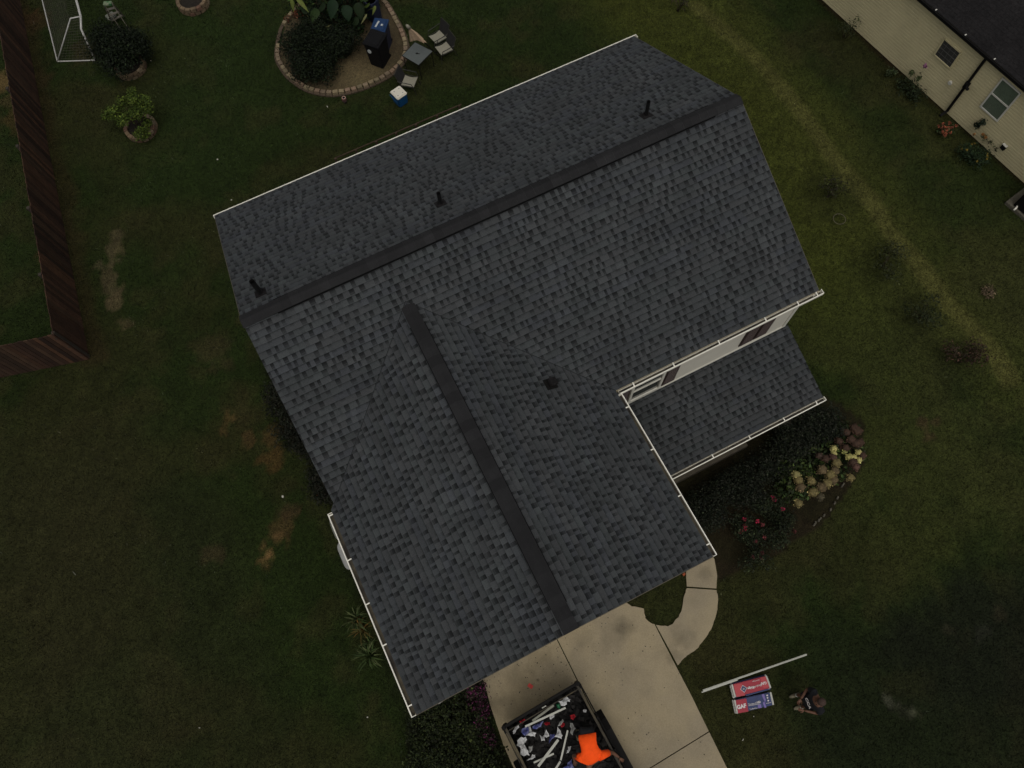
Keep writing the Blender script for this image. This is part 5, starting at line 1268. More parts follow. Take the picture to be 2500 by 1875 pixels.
m = MB(); m.box((tw / 2, -TLEN, 1.0), (tw, .04, .8)); m.build('front_wall', M['black'], trl, local=True)
for s, x in ((1, tw + .12), (-1, -.12)):
    fo = [(-.80, .62), (-1.0, .88), (-1.25, .98), (-2.65, .98), (-2.9, .88), (-3.05, .62)]
    m = MB()
    for (y0, z0), (y1, z1) in zip(fo[:-1], fo[1:]):
        w0 = .10
        m.add([(x - w0, y0, z0), (x + w0, y0, z0), (x + w0, y1, z1), (x - w0, y1, z1), (x - w0, y0, z0 - .02), (x + w0, y0, z0 - .02), (x + w0, y1, z1 - .02), (x - w0, y1, z1 - .02)], [(0, 1, 2, 3), (4, 7, 6, 5), (0, 4, 5, 1), (3, 2, 6, 7), (1, 5, 6, 2), (0, 3, 7, 4)])
    m.build('fender', M['black'], trl, local=True)
    for y in (-1.5, -2.35):
        m = MB(); m.tube([(x - .09, y, .36), (x + .09, y, .36)], .34, 22); wh = m.build('wheel', M['blackp'], trl, local=True, bevel=.02)
        m = MB(); m.tube([(x - .095, y, .36), (x + .095, y, .36)], .19, 16); m.build('rim', M['alu'], wh, local=True)
m = MB(); m.bar((tw / 2 - .5, -TLEN, .55), (tw / 2, -TLEN - 1.3, .5), .08, .1); m.bar((tw / 2 + .5, -TLEN, .55), (tw / 2, -TLEN - 1.3, .5), .08, .1); m.build('tongue', M['black'], trl, local=True)
# shingle debris heap
q = random.Random(12); m = MB()
for i in range(2600):
    x = q.uniform(.08, tw - .08); y = q.uniform(-TLEN + .08, -.08)
    e = min(x - .03, tw - .03 - x, -y) ; z = .70 + .22 * min(1, e / .3) * (.6 + .5 * float(fbm(np.array([x]), np.array([y]), .7, 1)[0])) + q.uniform(-.08, .03)
    rot = Matrix.Rotation(q.uniform(0, PI), 3, 'Z') @ Matrix.Rotation(q.gauss(0, .3), 3, 'X') @ Matrix.Rotation(q.gauss(0, .3), 3, 'Y')
    t_ = q.choice((.006, .009, .012, .018, .026)); m.box((x, y, z), (q.uniform(.06, .24), q.uniform(.04, .14), .008), rot, (t_, t_ * .92, t_ * .85))
o = m.build('roofing_debris', M['debris'], None); o.data.transform(Matrix.Translation(trl.location) @ Matrix.Rotation(ta, 4, 'Z')); tag(o, 'heap of torn dark shingle scraps filling the black trailer', 'debris', kind='stuff')
DZ = 1.03
def strip(label, a, b, wd, mt, z0=DZ, z1=DZ, nm='drip_edge_strip'):
    p, q_ = at(*a, z0), at(*b, z1); c = (p + q_) / 2; m = MB(); m.bar(p, q_, wd, .012); m.bar(p + Vector((0, 0, -.02)), q_ + Vector((0, 0, -.02)), .012, .04)
    o = m.build(nm, mt); o.data.transform(Matrix.Translation(-c)); o.location = c; return tag(o, label, 'metal strip', 'white metal strips in the trailer')
strip('longest white metal strip lying beside the trailer tailgate rail', (1282, 1774), (1381, 1728), .045, M['strip'], 1.18, 1.16)
strip('grey green metal strip crossing the long white strip near the tailgate', (1300, 1760), (1352, 1722), .05, M['strip2'], 1.16, 1.2)
strip('wide white metal strip slanting up right in the middle of the trailer', (1314, 1871), (1363, 1806), .06, M['strip'], 1.12, 1.1)
strip('short white metal strip under the wide slanting strip', (1303, 1862), (1352, 1840), .04, M['strip'], 1.06, 1.06)
strip('steep narrow white metal strip left of the orange shirted person', (1369, 1856), (1386, 1783), .04, M['strip'], 1.1, 1.18)
strip('white metal strip end at the bottom edge of the photo', (1356, 1878), (1368, 1859), .045, M['strip'], 1.1, 1.1)
strip('short thin white strip at the tailgate', (1323, 1729), (1333, 1723), .025, M['strip'], 1.3, 1.3)
def crumple(label, pts, z, mt, seed, grp, cat='plastic wrap', hgt=.07, nm='crumpled_wrap'):
    """a crumpled sheet with the outline of the piece, folded into ridges"""
    W = [at(px, py, z) for px, py in pts]; c = sum(W, Vector()) / len(W); q = random.Random(seed); n = len(W); m = MB()
    rings = [1.0, .72, .42, .15]; vs = []
    for r in rings:
        for k in range(n * 2):
            p = W[k // 2] if k % 2 == 0 else W[k // 2].lerp(W[(k // 2 + 1) % n], .5) .lerp(c, q.uniform(0, .12))
            vs.append(c.lerp(p, r) + Vector((q.uniform(-.008, .008), q.uniform(-.008, .008), (1 - r) * hgt * q.uniform(.2, 1.3) + q.uniform(0, .035))))
    N = 2 * n; fs = []
    for i in range(3):
        for k in range(N): fs.append((i * N + k, i * N + (k + 1) % N, (i + 1) * N + (k + 1) % N, (i + 1) * N + k))
    fs.append(tuple(3 * N + k for k in range(N)))
    lo = [(v.x, v.y, v.z - .012) for v in vs[:N]]
    m.add(vs, fs); m.add([vs[k] for k in range(N)] + lo, [(k, k + N, (k + 1) % N + N, (k + 1) % N) for k in range(N)] + [tuple(range(N, 2 * N))[::-1]])
    o = m.build(nm, mt); o.data.transform(Matrix.Translation(-c)); o.location = c
    return tag(o, label, cat, grp)
GW = 'crumpled wrappings in the trailer'
Zb = lambda x, y: (1150 + x / 4.916, 1600 + y / 4.916)
def cz(label, pl, mt, seed, z=1.1, **k): return crumple(label, [Zb(*p) for p in pl], z, mt, seed, GW, **k)
cz('largest white plastic wrap near the left trailer wall', [(550, 1085), (560, 1020), (600, 975), (660, 975), (670, 1010), (635, 1060), (690, 1150), (700, 1200), (640, 1210), (585, 1190), (590, 1110)], M['bag'], 1)
cz('torn pale wrap piece beside the largest white wrap', [(690, 1095), (740, 1085), (735, 1140), (705, 1170), (690, 1140)], M['gray'], 2)
cz('white wrap bundle in the far right corner by the green bottle', [(1045, 550), (1090, 545), (1110, 510), (1150, 485), (1165, 510), (1195, 525), (1185, 555), (1150, 550), (1155, 590), (1120, 610), (1075, 600)], M['bag'], 3)
cz('white wrap triangle in the middle beside the blue one', [(880, 950), (905, 890), (930, 940), (940, 970), (900, 990), (870, 965)], M['bag'], 4)
cz('white wrap with red edge left of the middle triangle', [(820, 950), (850, 980), (885, 970), (885, 1020), (850, 1030)], M['bag'], 5)
cz('tall folded white wrap in the middle of the trailer', [(1035, 860), (1070, 900), (1095, 960), (1085, 1000), (1050, 990), (1000, 980), (1030, 930)], M['bag'], 6)
cz('white and blue torn wrap leading from the tall folded wrap', [(945, 940), (1000, 940), (1010, 975), (960, 1010), (930, 1060), (945, 990)], M['bagb'], 7)
cz('white wrap strip between blue wrappers at the left', [(660, 965), (700, 920), (690, 850), (705, 840), (730, 920), (780, 930), (770, 975), (720, 965)], M['bag'], 8)
cz('deep blue wrapper at the left end of the trailer', [(610, 880), (680, 855), (700, 900), (680, 950), (640, 965), (610, 930)], M['bagb'], 9)
cz('purple blue wrapper right of the deep blue one', [(735, 850), (800, 820), (870, 785), (840, 850), (790, 880), (740, 885)], M['bagb'], 10)
cz('shiny red wrapper in the middle of the trailer', [(880, 810), (910, 795), (945, 805), (950, 830), (915, 840), (885, 830)], M['bagr'], 11)
cz('red wrapper folded under the pale middle wrap', [(1070, 840), (1100, 800), (1130, 820), (1120, 855), (1085, 865)], M['bagr'], 12)
cz('pale folded wrap lying above the red wrapper', [(1040, 850), (1065, 800), (1105, 765), (1110, 790), (1080, 840)], M['gray'], 13)
cz('pale grey wrap right of the middle of the trailer', [(1190, 810), (1215, 810), (1235, 850), (1260, 880), (1225, 920), (1220, 960), (1185, 925), (1205, 880), (1190, 850)], M['gray'], 14)
cz('red and white scraps near the right trailer wall', [(1180, 720), (1235, 705), (1255, 730), (1225, 780), (1200, 760)], M['bagr'], 15, hgt=.03)
cz('white wrap curl in the left tailgate corner', [(500, 910), (530, 850), (570, 830), (580, 860), (545, 890), (525, 940), (510, 940)], M['bag'], 16)
cz('crimson wrapper by the left tailgate corner', [(580, 790), (640, 760), (655, 780), (620, 820), (585, 815)], M['bagr'], 17)
cz('small white scrap left of the orange shirt', [(1165, 1095), (1205, 1090), (1190, 1130), (1165, 1170), (1145, 1180), (1150, 1140), (1170, 1130)], M['bag'], 18, hgt=.03)
cz('white and blue wrap at the bottom edge of the photo', [(1160, 1290), (1210, 1240), (1210, 1290), (1240, 1345), (1180, 1375), (1100, 1350), (1150, 1330)], M['bagb'], 19)
cz('round pale scrap with a red rim near the right wall', [(1340, 660), (1360, 645), (1385, 655), (1385, 680), (1345, 680)], M['bag'], 20, hgt=.02)
cz('tan and white scrap at the end of the largest white wrap', [(670, 1260), (710, 1230), (730, 1190), (770, 1190), (775, 1220), (745, 1245), (700, 1250)], M['bag'], 21, hgt=.04)
cz('small white cups between the strips', [(940, 730), (970, 710), (1005, 715), (1000, 740), (965, 770), (945, 760)], M['bag'], 22, hgt=.04)
a_, b_ = at(*Zb(1040, 580), 1.2), at(*Zb(1062, 640), 1.15); m = MB(); m.tube([a_, a_.lerp(b_, .65), a_.lerp(b_, .8), b_], [.045, .045, .018, .016], 12); o = m.build('green_bottle', M['bagg'], smooth=True); tag(o, 'green plastic bottle in the trailer corner beside white wrap', 'bottle')
p = at(1295, 1675, .06); m = MB(); m.box(p + Vector((0, 0, .02)), (.09, .13, .035), Matrix.Rotation(.5, 3, 'Z')); m.box(p + Vector((0, .01, .042)), (.035, .035, .012), Matrix.Rotation(.5, 3, 'Z')); o = m.build('red_tool', M['pink'], bevel=.006); tag(o, 'small red pink chalk tool on the driveway behind the trailer', 'tool')

q = random.Random(77); m = MB(); dv_ = at(1400, 1600, 0)
for i in range(230):
    px, py = (q.gauss(1330, 120), q.gauss(1640, 70)) if i < 150 else (q.uniform(1250, 1740), q.uniform(1480, 1875))
    g_ = at(px, py, .058)
    if not (inpoly(np.array([g_.x]), np.array([g_.y]), bays[0])[0] or inpoly(np.array([g_.x]), np.array([g_.y]), bays[1])[0] or inpoly(np.array([g_.x]), np.array([g_.y]), bays[3])[0]): continue
    t_ = q.choice((.02, .03, .06, .10)); m.box(g_, (q.uniform(.01, .035), q.uniform(.01, .025), .006), Matrix.Rotation(q.uniform(0, 3), 3, 'Z'), (t_, t_ * .9, t_ * .75))
tag(m.build('roofing_grit', M['debris']), 'tiny dark roofing scraps scattered on the concrete driveway', 'debris', kind='stuff')

# ------------------------------------------------------------------ packs of shingles, strips and litter on the front lawn
def pack_stack(nm, label, cpx, lay_n, seed, faces):
    """one stack of wrapped bundles: corner pixels of the top face a(left top) b(right top) c(right bottom) d(left bottom)"""
    z = .075 * lay_n + .02; a, b, c, d = [at(*p, z) for p in cpx]; ctr = (a + b + c + d) / 4
    t = thing(nm, (ctr.x, ctr.y, 0), label, 'shingle bundle', 'wrapped shingle bundles on the front lawn')
    return t, a, b, c, d, z
def bundle_stack(label, cpx, n, top_mat, end_mat, low_mat, seed):
    z = .075 * n + .02; a, b, c, d = [at(*p, z) for p in cpx]; q = random.Random(seed); out = []
    for k in range(n):
        off = Vector((q.uniform(-.03, .03), q.uniform(-.015, .015), 0)) if k < n - 1 else Vector((0, 0, 0))
        zz0, zz1 = .075 * k + .02, .075 * (k + 1) + .016
        ctr = (a + b + c + d) / 4 + off
        t = thing('shingle_bundle', (ctr.x, ctr.y, zz0), label[k], 'shingle bundle', 'wrapped shingle bundles on the front lawn')
        m = MB(); ps = [p + off for p in (a, b, c, d)]
        m.prism([tuple(ctr.lerp(p, 1.0)[:2]) for p in ps], zz0, zz1)
        m.build('wrapper', top_mat if k == n - 1 else low_mat, t, bevel=.012)
        for e0_, e1_ in ((ps[0], ps[3]), (ps[1], ps[2])):
            m = MB(); dv = ((e0_ + e1_) / 2 - ctr).normalized(); mid = Vector((0, 0, (zz0 + zz1) / 2 - z)); m.bar(e0_ + dv * .015 + mid, e1_ + dv * .015 + mid, .045, zz1 - zz0 - .008); m.build('end', M['pend'], t, bevel=.004)
        out.append(t)
    return out[-1], a, b, c, d, z + .002
def Zp(x, y): return (1750 + x / 7.373, 1600 + y / 7.373)
# navy bundle (front)
T, a, b, c, d, z = bundle_stack(['navy wrapped shingle bundle at the bottom of the stack nearest the trailer corner', 'navy and red wrapped shingle bundle with big white letters, on top'], [Zp(335, 800), Zp(958, 665), Zp(1010, 895), Zp(385, 1045)], 2, M['blue'], M['pend'], M['blue'], 1)
X_ = (b - a).normalized(); Y_ = (a - d).normalized()
def patch(nm, mt, p, lift=.004):
    m = MB(); vs = [at(*Zp(*v), z) + Vector((0, 0, lift)) for v in p]; n = len(vs); m.add(vs + [v - Vector((0, 0, .003)) for v in vs], [tuple(range(n)), tuple(range(n, 2 * n))[::-1]] + [(i, i + n, (i + 1) % n + n, (i + 1) % n) for i in range(n)]); return m.build(nm, mt, T)
z = .17 + .0
patch('printed_panel', M['red'], [(340, 806), (530, 775), (570, 1010), (383, 1043)])
patch('printed_panel', M['purp'], [(805, 705), (850, 695), (880, 800), (865, 860), (895, 935), (860, 945), (830, 860), (845, 800)])
patch('printed_panel', M['blue'], [(842, 800), (862, 822), (852, 850), (832, 826)], .007)
for v in ((905, 720), (912, 765), (925, 815)): patch('printed_mark', M['ink'], [(v[0], v[1] - 18), (v[0] + 18, v[1]), (v[0], v[1] + 18), (v[0] - 18, v[1])], .006)
patch('printed_panel', M['purp'], [(735, 890), (795, 880), (805, 945), (745, 955)], .005)
patch('printed_mark', M['ink'], [(885, 860), (975, 845), (976, 852), (886, 867)], .006)
patch('printed_mark', M['ink'], [(570, 905), (780, 870), (781, 876), (571, 911)], .006)
text_mesh('lettering', 'GAF', .125, at(*Zp(362, 940), z), X_, Y_, M['ink'], T, bold=.006, lift=.009)
text_mesh('lettering', 'Timberline', .062, at(*Zp(562, 888), z), X_, Y_, M['ink'], T, lift=.009)
text_mesh('lettering', 'HD', .062, at(*Zp(722, 850), z), X_, Y_, M['ink'], T, bold=.003, lift=.009)
text_mesh('lettering', 'Timberline', .045, at(*Zp(590, 972), z), X_, Y_, M['ink'], T, lift=.009)
# red bundle (back), three high
T, a, b, c, d, z = bundle_stack(['navy wrapped shingle bundle at the bottom of the stack under the metal strip', 'navy wrapped shingle bundle in the middle of the taller stack', 'red wrapped ridge shingle bundle with diamond badge, topmost of the taller stack'], [Zp(285, 520), Zp(880, 370), Zp(960, 590), Zp(345, 750)], 3, M['red'], M['pend'], M['blue'], 2)
z = .245
X_ = (b - a).normalized(); Y_ = (a - d).normalized()
patch('printed_panel', M['redl'], [(300, 525), (440, 500), (465, 550), (435, 600), (500, 690), (510, 720), (355, 748)])
patch('printed_panel', M['redl'], [(780, 400), (878, 378), (945, 570), (850, 590), (820, 560)])
patch('printed_badge', M['ink'], [(462, 535), (545, 585), (497, 672), (424, 612)], .006)
patch('printed_badge', M['blue'], [(464, 545), (536, 588), (495, 660), (433, 611)], .009)
patch('printed_mark', M['gray'], [(480, 582), (506, 600), (484, 628), (460, 608)], .012)
patch('printed_panel', M['blue'], [(520, 715), (965, 595), (968, 612), (525, 735)], .005)
text_mesh('lettering', 'GAF', .085, at(*Zp(892, 488), z), -X_, -Y_, M['ink'], T, bold=.003, lift=.009)
text_mesh('lettering', 'Seal-A-', .075, at(*Zp(798, 535), z), -X_, -Y_, M['ink'], T, lift=.009)
text_mesh('lettering', 'Ridge', .075, at(*Zp(670, 570), z), -X_, -Y_, M['ink'], T, bold=.003, lift=.009)
text_mesh('lettering', 'Seal-A-Ridge', .036, at(*Zp(770, 440), z), -X_, -Y_, M['ink'], T, lift=.009)
def Lw(label, a, b, wd, z, nm='metal_strip'):
    p, q_ = at(*a, z), at(*b, z); c = (p + q_) / 2; m = MB(); m.bar(p, q_, wd, .03); m.bar(p + Vector((0, 0, .018)) , q_ + Vector((0, 0, .018)), .012, .012, col=None); o = m.build(nm, M['strip']); o.data.transform(Matrix.Translation(-c)); o.location = c; return tag(o, label, 'metal strip', 'long metal strips on the front lawn')
Lw('long pale metal strip lying on the lawn against the shingle bundles', (1716, 1686), (1969, 1598), .042, .30)
Lw('shorter white strip poking out under the long pale strip', (1713, 1690), (1800, 1660), .03, .26)
for k, (px, py, sx, sy, mt, lb, ct) in enumerate([(690, 1212, .06, .08, 'stone', 'small white stone on the bare left lawn', 'stone'), (775, 1209, .04, .06, 'clay', 'tiny orange scrap near the left house wall', 'litter'), (1840, 1749, .03, .03, 'stone', 'white speck of litter below the shingle bundles', 'litter'), (1814, 1806, .02, .07, 'stone', 'thin white splinter on the lawn right of the driveway', 'litter'),
        (897, 1751, .04, .04, 'stone', 'white pebble on the lawn left of the garage corner', 'stone'), (181, 1399, .015, .16, 'strip2', 'thin pale straw on the lower left lawn', 'litter'), (487, 1777, .02, .06, 'stone', 'pale curl of litter on the lower left lawn', 'litter'), (1670, 1402, .07, .1, 'clay', 'orange red item beside the path under the garage eave', 'litter'), (531, 389, .05, .05, 'stone', 'white scrap on the back lawn left of the roof corner', 'litter'), (799, 260, .03, .07, 'stone', 'white scrap on the back lawn below the oval bed', 'litter'), (368, 148, .04, .04, 'stone', 'tiny white scrap right of the dark shrub', 'litter'), (565, 488, .03, .05, 'stone', 'tiny white scrap close to the left end of the back gutter', 'litter'), (2300, 1000, 0, 0, 'stone', '', '')]):
    if sx <= 0: continue
    p = at(px, py, .03); m = MB(); m.box(p, (sx, sy, .03), Matrix.Rotation(k * .7, 3, 'Z'), taper=.7); o = m.build('small_' + ct, M[mt], bevel=.006); tag(o, lb, ct)

# ------------------------------------------------------------------ people
def hand(name, wrist, dirv, palmn, m, parent, s=1.0, curl=.5):
    """palm plus four unequal fingers and a side thumb, curled towards palmn"""
    w_ = Vector(wrist); d = Vector(dirv).normalized(); n = Vector(palmn); n = (n - d * n.dot(d)).normalized(); sx = d.cross(n)
    V = [w_, w_ + d * .045 * s, w_ + d * .085 * s]; E = [(0, 1), (1, 2)]; Rr = [(.026 * s, .018 * s), (.036 * s, .016 * s), (.034 * s, .014 * s)]
    for k, (o, L) in enumerate(((-.030, .062), (-.010, .074), (.010, .070), (.029, .054))):
        b = w_ + d * .092 * s + sx * o * s; i0 = len(V)
        dd = d.copy(); pts = [b]
        for j in range(3):
            dd = (dd + n * curl * (.5 + .25 * j)).normalized(); pts.append(pts[-1] + dd * L * s * (.45, .32, .27)[j])
        V += pts; E += [(2, i0), (i0, i0 + 1), (i0 + 1, i0 + 2), (i0 + 2, i0 + 3)]; Rr += [(.010 * s,) * 2, (.0095 * s,) * 2, (.0085 * s,) * 2, (.007 * s,) * 2]
    i0 = len(V); V += [w_ + d * .035 * s + sx * -.040 * s, w_ + d * .065 * s + sx * -.062 * s + n * .01, w_ + d * .090 * s + sx * -.058 * s + n * .03 * s]
    E += [(1, i0), (i0, i0 + 1), (i0 + 1, i0 + 2)]; Rr += [(.013 * s,) * 2, (.011 * s,) * 2, (.009 * s,) * 2]
    return skinned(name, V, E, Rr, m, parent, 1)
# person in the trailer, bent forward
hem = at(1433, 1790, 1.72); shc = at(1446, 1850, 1.66); nk = at(1438, 1869, 1.62)
fwd = Vector((nk.x - hem.x, nk.y - hem.y, 0)).normalized(); side = Vector((-fwd.y, fwd.x, 0))   # side = person's left? (image left/right resolved below)
hips = hem + Vector((0, 0, -.10)) + fwd * .02
headc = nk + fwd * .17 + Vector((0, 0, -.10))
shL, shR = at(1410, 1846, 1.60), at(1483, 1838, 1.60)
elL, elR = at(1400, 1845, 1.36), at(1497, 1838, 1.47); haL, haR = at(1402, 1858, 1.18), at(1512, 1850, 1.44)
p1_ = thing('person', (hips.x, hips.y, .85), 'person in bright orange shirt bending over inside the trailer', 'person')
sgn = 1 if (shR - shL).dot(side) > 0 else -1
kf = [hips + side * sgn * .10 * s for s in (-1, 1)]
ft = [Vector((k.x + fwd.x * .02 + side.x * sgn * .08 * s, k.y + fwd.y * .02 + side.y * sgn * .08 * s, .92)) for k, s in zip(kf, (-1, 1))]
kn = [(k + f) / 2 + fwd * .06 for k, f in zip(kf, ft)]
V = [hips, hips.lerp(shc, .5) + Vector((0, 0, -.02)), shc + Vector((0, 0, -.06)), nk + Vector((0, 0, -.05)), headc, headc + fwd * .06 + Vector((0, 0, -.04)),
     shL, elL, haL, shR, elR, haR, kf[0], kn[0], ft[0], kf[1], kn[1], ft[1]]
E_ = [(0, 1), (1, 2), (2, 3), (3, 4), (4, 5), (2, 6), (6, 7), (7, 8), (2, 9), (9, 10), (10, 11), (0, 12), (12, 13), (13, 14), (0, 15), (15, 16), (16, 17)]
Rr = [.13, .13, .13, .06, .095, .085, .07, .043, .028, .07, .043, .028, .085, .06, .045, .085, .06, .045]
skinned('body', V, E_, Rr, M['skin'], p1_, 2)
# shirt: draped shape following the photographed outline, wide at the shoulders, loose at the hem
def loft(sections, nrad=20):
    vs = []; fs = []
    for c, ax1, r1, r2u, r2d in sections:
        for k in range(nrad):
            a = 2 * PI * k / nrad; ca, sa = math.cos(a), math.sin(a)
            vs.append(c + ax1 * (r1 * ca) + Vector((0, 0, (r2u if sa > 0 else r2d) * sa)))
    for i in range(len(sections) - 1):
        for k in range(nrad): fs.append((i * nrad + k, i * nrad + (k + 1) % nrad, (i + 1) * nrad + (k + 1) % nrad, (i + 1) * nrad + k))
    fs.append(tuple(range(nrad))[::-1]); fs.append(tuple((len(sections) - 1) * nrad + k for k in range(nrad)))
    return vs, fs
secs = []
for (xl, yl, xr, yr, zz, up_, dn) in ((1290, 960, 1500, 925, 1.74, .05, .12), (1287, 1000, 1503, 960, 1.76, .09, .14), (1300, 1050, 1505, 1020, 1.77, .11, .15), (1315, 1100, 1515, 1070, 1.76, .12, .16), (1322, 1160, 1535, 1110, 1.75, .12, .16),
                                      (1300, 1200, 1570, 1150, 1.73, .11, .15), (1275, 1240, 1600, 1200, 1.70, .10, .14), (1310, 1275, 1560, 1240, 1.67, .09, .12), (1350, 1305, 1500, 1285, 1.64, .07, .10), (1400, 1320, 1455, 1312, 1.61, .045, .06)):
    L_, R__ = at(*Zb(xl, yl), zz), at(*Zb(xr, yr), zz); c = (L_ + R__) / 2; secs.append((c, (R__ - L_).normalized(), (R__ - L_).length / 2, up_, dn))
vs, fs = loft(secs); mm = MB(); mm.add(vs, fs); sh = mm.build('shirt', M['orange'], p1_, smooth=True)
for (A_, B2, r0, r1) in ((secs[6][0] + secs[6][1] * secs[6][2] * .6, at(*Zb(1650, 1170), 1.55), .11, .075), (secs[6][0] - secs[6][1] * secs[6][2] * .6, at(*Zb(1272, 1215), 1.48), .11, .08)):
    mm = MB(); mm.tube([A_, A_.lerp(B2, .5) + Vector((0, 0, .01)), B2], [r0, (r0 + r1) / 2, r1], 14); mm.build('sleeve', M['orange'], p1_, smooth=True)
skinned('trousers', [hips + Vector((0, 0, .0)), kf[0], kn[0], ft[0] + Vector((0, 0, .05)), kf[1], kn[1], ft[1] + Vector((0, 0, .05))], [(0, 1), (1, 2), (2, 3), (0, 4), (4, 5), (5, 6)], [.15, .105, .08, .065, .105, .08, .065], M['darkcloth'], p1_, 2)
for f in ft:
    mm = MB(); mm.tube([f - fwd * .06 + Vector((0, 0, -.02)), f + fwd * .08 + Vector((0, 0, -.02)), f + fwd * .19 + Vector((0, 0, -.035))], [.045, .05, .03], 10); mm.build('shoe', M['shoe'], p1_, smooth=True)
mm = MB(); mm.lathe([(.001, .115), (.06, .10), (.095, .05), (.105, 0), (.1, -.03)], (0, 0, 0), 16); qm = (fwd * .5 + Vector((0, 0, .8))).to_track_quat('Z', 'Y').to_matrix().to_4x4(); mm.v = [tuple(headc + (qm @ Vector(v))) for v in mm.v]; mm.build('hair', M['hair'], p1_, smooth=True)
hand('hand', haR, (haR - elR).normalized() + Vector((0, 0, -.2)), (0, 0, -1), M['skin'], p1_, 1.0, .5)
hand('hand', haL, (haL - elL), fwd, M['skin'], p1_, 1.0, .5)

# standing person on the lawn
f1, f2 = at(1943, 1697, .04), at(1954, 1726, .04); fc2 = (f1 + f2) / 2; 
hd = at(2007, 1709, 1.70); ctr = Vector((hd.x, hd.y, 0)); 
across = (f1 - f2); across.z = 0; across.normalize(); face = Vector((-ctr.x, -ctr.y, 0)).normalized()
face = (face - across * face.dot(across)).normalized()
p2_ = thing('person', (fc2.x, fc2.y, 0), 'person standing on the front lawn in black shirt with white lettering', 'person')
base = Vector((fc2.x, fc2.y, 0)) * .35 + ctr * .65
def PB(a, f, z): return Vector((base.x, base.y, 0)) + across * a + face * f + Vector((0, 0, z))
hipz, shz = .92, 1.42
LA = [PB(.21, -.01, 1.40), PB(.27, .04, 1.12), PB(.10, .25, 1.06)]; RA = [PB(-.21, -.01, 1.40), PB(-.29, .02, 1.12), PB(-.16, .27, 1.07)]
V = [PB(0, 0, .95), PB(0, .03, 1.18), PB(0, 0, 1.38), PB(0, .0, 1.50), PB(0, .03, 1.62), PB(0, .05, 1.70), *LA, *RA,
     PB(.10, 0, .88), Vector((f1.x, f1.y, .48)).lerp(PB(.11, 0, .5), .5), Vector((f1.x, f1.y, .08)), PB(-.10, 0, .88), Vector((f2.x, f2.y, .48)).lerp(PB(-.11, 0, .5), .5), Vector((f2.x, f2.y, .08)), PB(0, .135, 1.63)]
E_ = [(0, 1), (1, 2), (2, 3), (3, 4), (4, 5), (2, 6), (6, 7), (7, 8), (2, 9), (9, 10), (10, 11), (0, 12), (12, 13), (13, 14), (0, 15), (15, 16), (16, 17), (4, 18)]
Rr = [.13, .12, .12, .055, .088, .085, .06, .042, .028, .06, .042, .028, .085, .058, .038, .085, .058, .038, .014]
skinned('body', V, E_, Rr, M['skin'], p2_, 2)
skinned('shirt', [PB(0, 0, .93), PB(0, .03, 1.15), PB(0, 0, 1.40), PB(.21, -.01, 1.41), PB(.26, .03, 1.22), PB(-.21, -.01, 1.41), PB(-.27, .02, 1.22)], [(0, 1), (1, 2), (2, 3), (3, 4), (2, 5), (5, 6)], [(.19, .15), (.19, .15), (.17, .14), .09, .075, .09, .075], M['darkcloth'], p2_, 2)
skinned('shorts', [PB(0, 0, .93), PB(.11, 0, .86), V[13] + Vector((0, 0, .03)), PB(-.11, 0, .86), V[16] + Vector((0, 0, .03))], [(0, 1), (1, 2), (0, 3), (3, 4)], [.165, .11, .088, .11, .088], M['darkcloth'], p2_, 2)
for f in (f1, f2):
    mm = MB(); c0_ = Vector((f.x, f.y, .045)); mm.tube([c0_ - face * .09, c0_, c0_ + face * .10, c0_ + face * .17 + Vector((0, 0, -.012))], [.04, .048, .046, .028], 10); mm.build('shoe', M['shoe'], p2_, smooth=True)
    mm = MB(); mm.tube([c0_ + Vector((0, 0, .04)), c0_ + Vector((0, 0, .13))], .043, 10); mm.build('sock', M['strip'], p2_, smooth=True)
mm = MB(); mm.lathe([(.001, .125), (.055, .112), (.088, .07), (.098, .02), (.094, -.02)], (PB(0, .01, 1.70)), 16); mm.build('hair', M['hair'], p2_, smooth=True)
for a in (.035, -.035):
    mm = MB(); mm.lathe([(.001, -.010), (.010, 0), (.001, .010)], PB(a, .128, 1.66), 8); mm.build('eye', M['blackp'], p2_)
for a in (.098, -.098):
    mm = MB(); mm.lathe([(.001, -.032), (.014, -.015), (.018, .015), (.001, .032)], PB(a, .03, 1.63), 8); mm.build('ear', M['skin'], p2_, smooth=True)
mm = MB(); mm.bar(PB(.03, .132, 1.575), PB(-.03, .132, 1.575), .008, .01); mm.build('mouth', M['hair'], p2_)
hand('hand', LA[2], (LA[2] - LA[1]).normalized(), (0, 0, 1), M['skin'], p2_, 1.0, .6)
hand('hand', RA[2], (RA[2] - RA[1]).normalized(), (0, 0, 1), M['skin'], p2_, 1.0, .6)
text_mesh('shirt_lettering', 'CCA', .12, PB(0, .195, 1.33) , across, Vector((0, 0, 1)) - face * .35, M['ink'], p2_, bold=.004, align='CENTER', lift=.012) if across.cross(Vector((0, 0, 1))).dot(face) > 0 else text_mesh('shirt_lettering', 'CCA', .12, PB(0, .195, 1.33), -across, Vector((0, 0, 1)) - face * .35, M['ink'], p2_, bold=.004, align='CENTER', lift=.012)

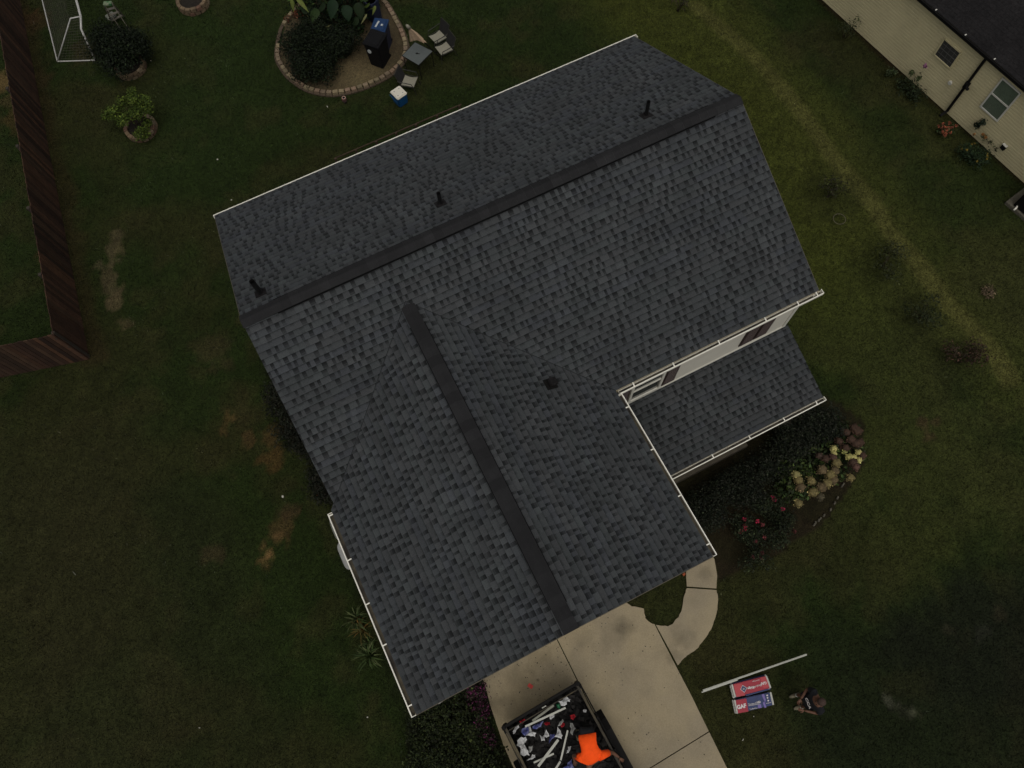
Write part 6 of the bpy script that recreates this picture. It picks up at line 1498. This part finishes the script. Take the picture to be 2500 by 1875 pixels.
# ------------------------------------------------------------------ grass blades
r = np.random.RandomState(3)
corners = [tuple(at(px, py, 0)[:2]) for px, py in ((-60, -60), (2560, -60), (2560, 1935), (-60, 1935))]
cx = [c[0] for c in corners]; cy = [c[1] for c in corners]
N0 = 760000
x = r.uniform(min(cx), max(cx), N0); y = r.uniform(min(cy), max(cy), N0)
keep = inpoly(x, y, corners)
for poly in ([(-2.6, .3), (4.0, .3), (4.0, 2.4), (9.1, 2.4), (9.1, 12.3), (-2.35, 12.3), (-2.35, 4.3), (-2.6, 4.3)], bedpoly, frontbed, azbed,
             [c for c in bays[0]], [c for c in bays[1]], [c for c in bays[2]], [c for c in bays[3]],
             [(NP(s0, 0).x - .05, NP(s0, 0).y), (NP(s1, 0).x - .05, NP(s1, 0).y), (40, NP(s1, 0).y), (40, NP(s0, 0).y)],
             P((1600, 1530), (1636, 1526), (1662, 1494), (1669, 1457), (1676, 1434), (1674, 1398), (1680, 1387)) + [(3.95, .6), (5.3, .6)] + path_out):
    keep &= ~inpoly(x, y, poly)
for c_, rad in ((c1, .5), (c2, .5), (c3, .55)): keep &= np.hypot(x - c_.x, y - c_.y) > rad
x, y = x[keep], y[keep]; n = len(x)
gc = ground_color(x, y)
bare = np.clip((gc[:, 0] - .05) / .04, 0, 1) * (gc[:, 1] < gc[:, 0] * .72)
k2 = r.rand(n) > bare * .85; x, y, gc = x[k2], y[k2], gc[k2]; n = len(x)
z = (fbm(x, y, 2.0, 1) - .5) * .02 - .10 * np.exp(-(seg_dist(x, y, gully) / 1.1) ** 2)
h = r.uniform(.025, .075, n) * (.7 + .7 * fbm(x, y, .5, 2)); az_ = r.uniform(0, 2 * PI, n); ln = r.uniform(.3, 1.1, n) * h; wd = r.uniform(.006, .014, n); fl0 = r.rand(n)
ax_ = np.cos(az_); ay_ = np.sin(az_); pz = r.uniform(0, 2 * PI, n); bx, by = np.cos(pz) * wd, np.sin(pz) * wd
V = np.stack([np.stack([x - bx, y - by, z], 1), np.stack([x + bx, y + by, z], 1), np.stack([x + ax_ * ln, y + ay_ * ln, z + h], 1)], 1).reshape(-1, 3)
tn = r.uniform(.75, 1.9, n) ; hot = r.rand(n)
fz = fbm(x, y, 1.6, 3, 3); fleck = hot > 1 - (.004 + .055 * sstep(.45, .7, fz) * sstep(4.0, 1.0, seg_dist(x, y, P((420, 200), (440, 620), (430, 900), (520, 1350)))))
C = gc * tn[:, None]; C[fleck] = C[fleck] * 2.6 + .035
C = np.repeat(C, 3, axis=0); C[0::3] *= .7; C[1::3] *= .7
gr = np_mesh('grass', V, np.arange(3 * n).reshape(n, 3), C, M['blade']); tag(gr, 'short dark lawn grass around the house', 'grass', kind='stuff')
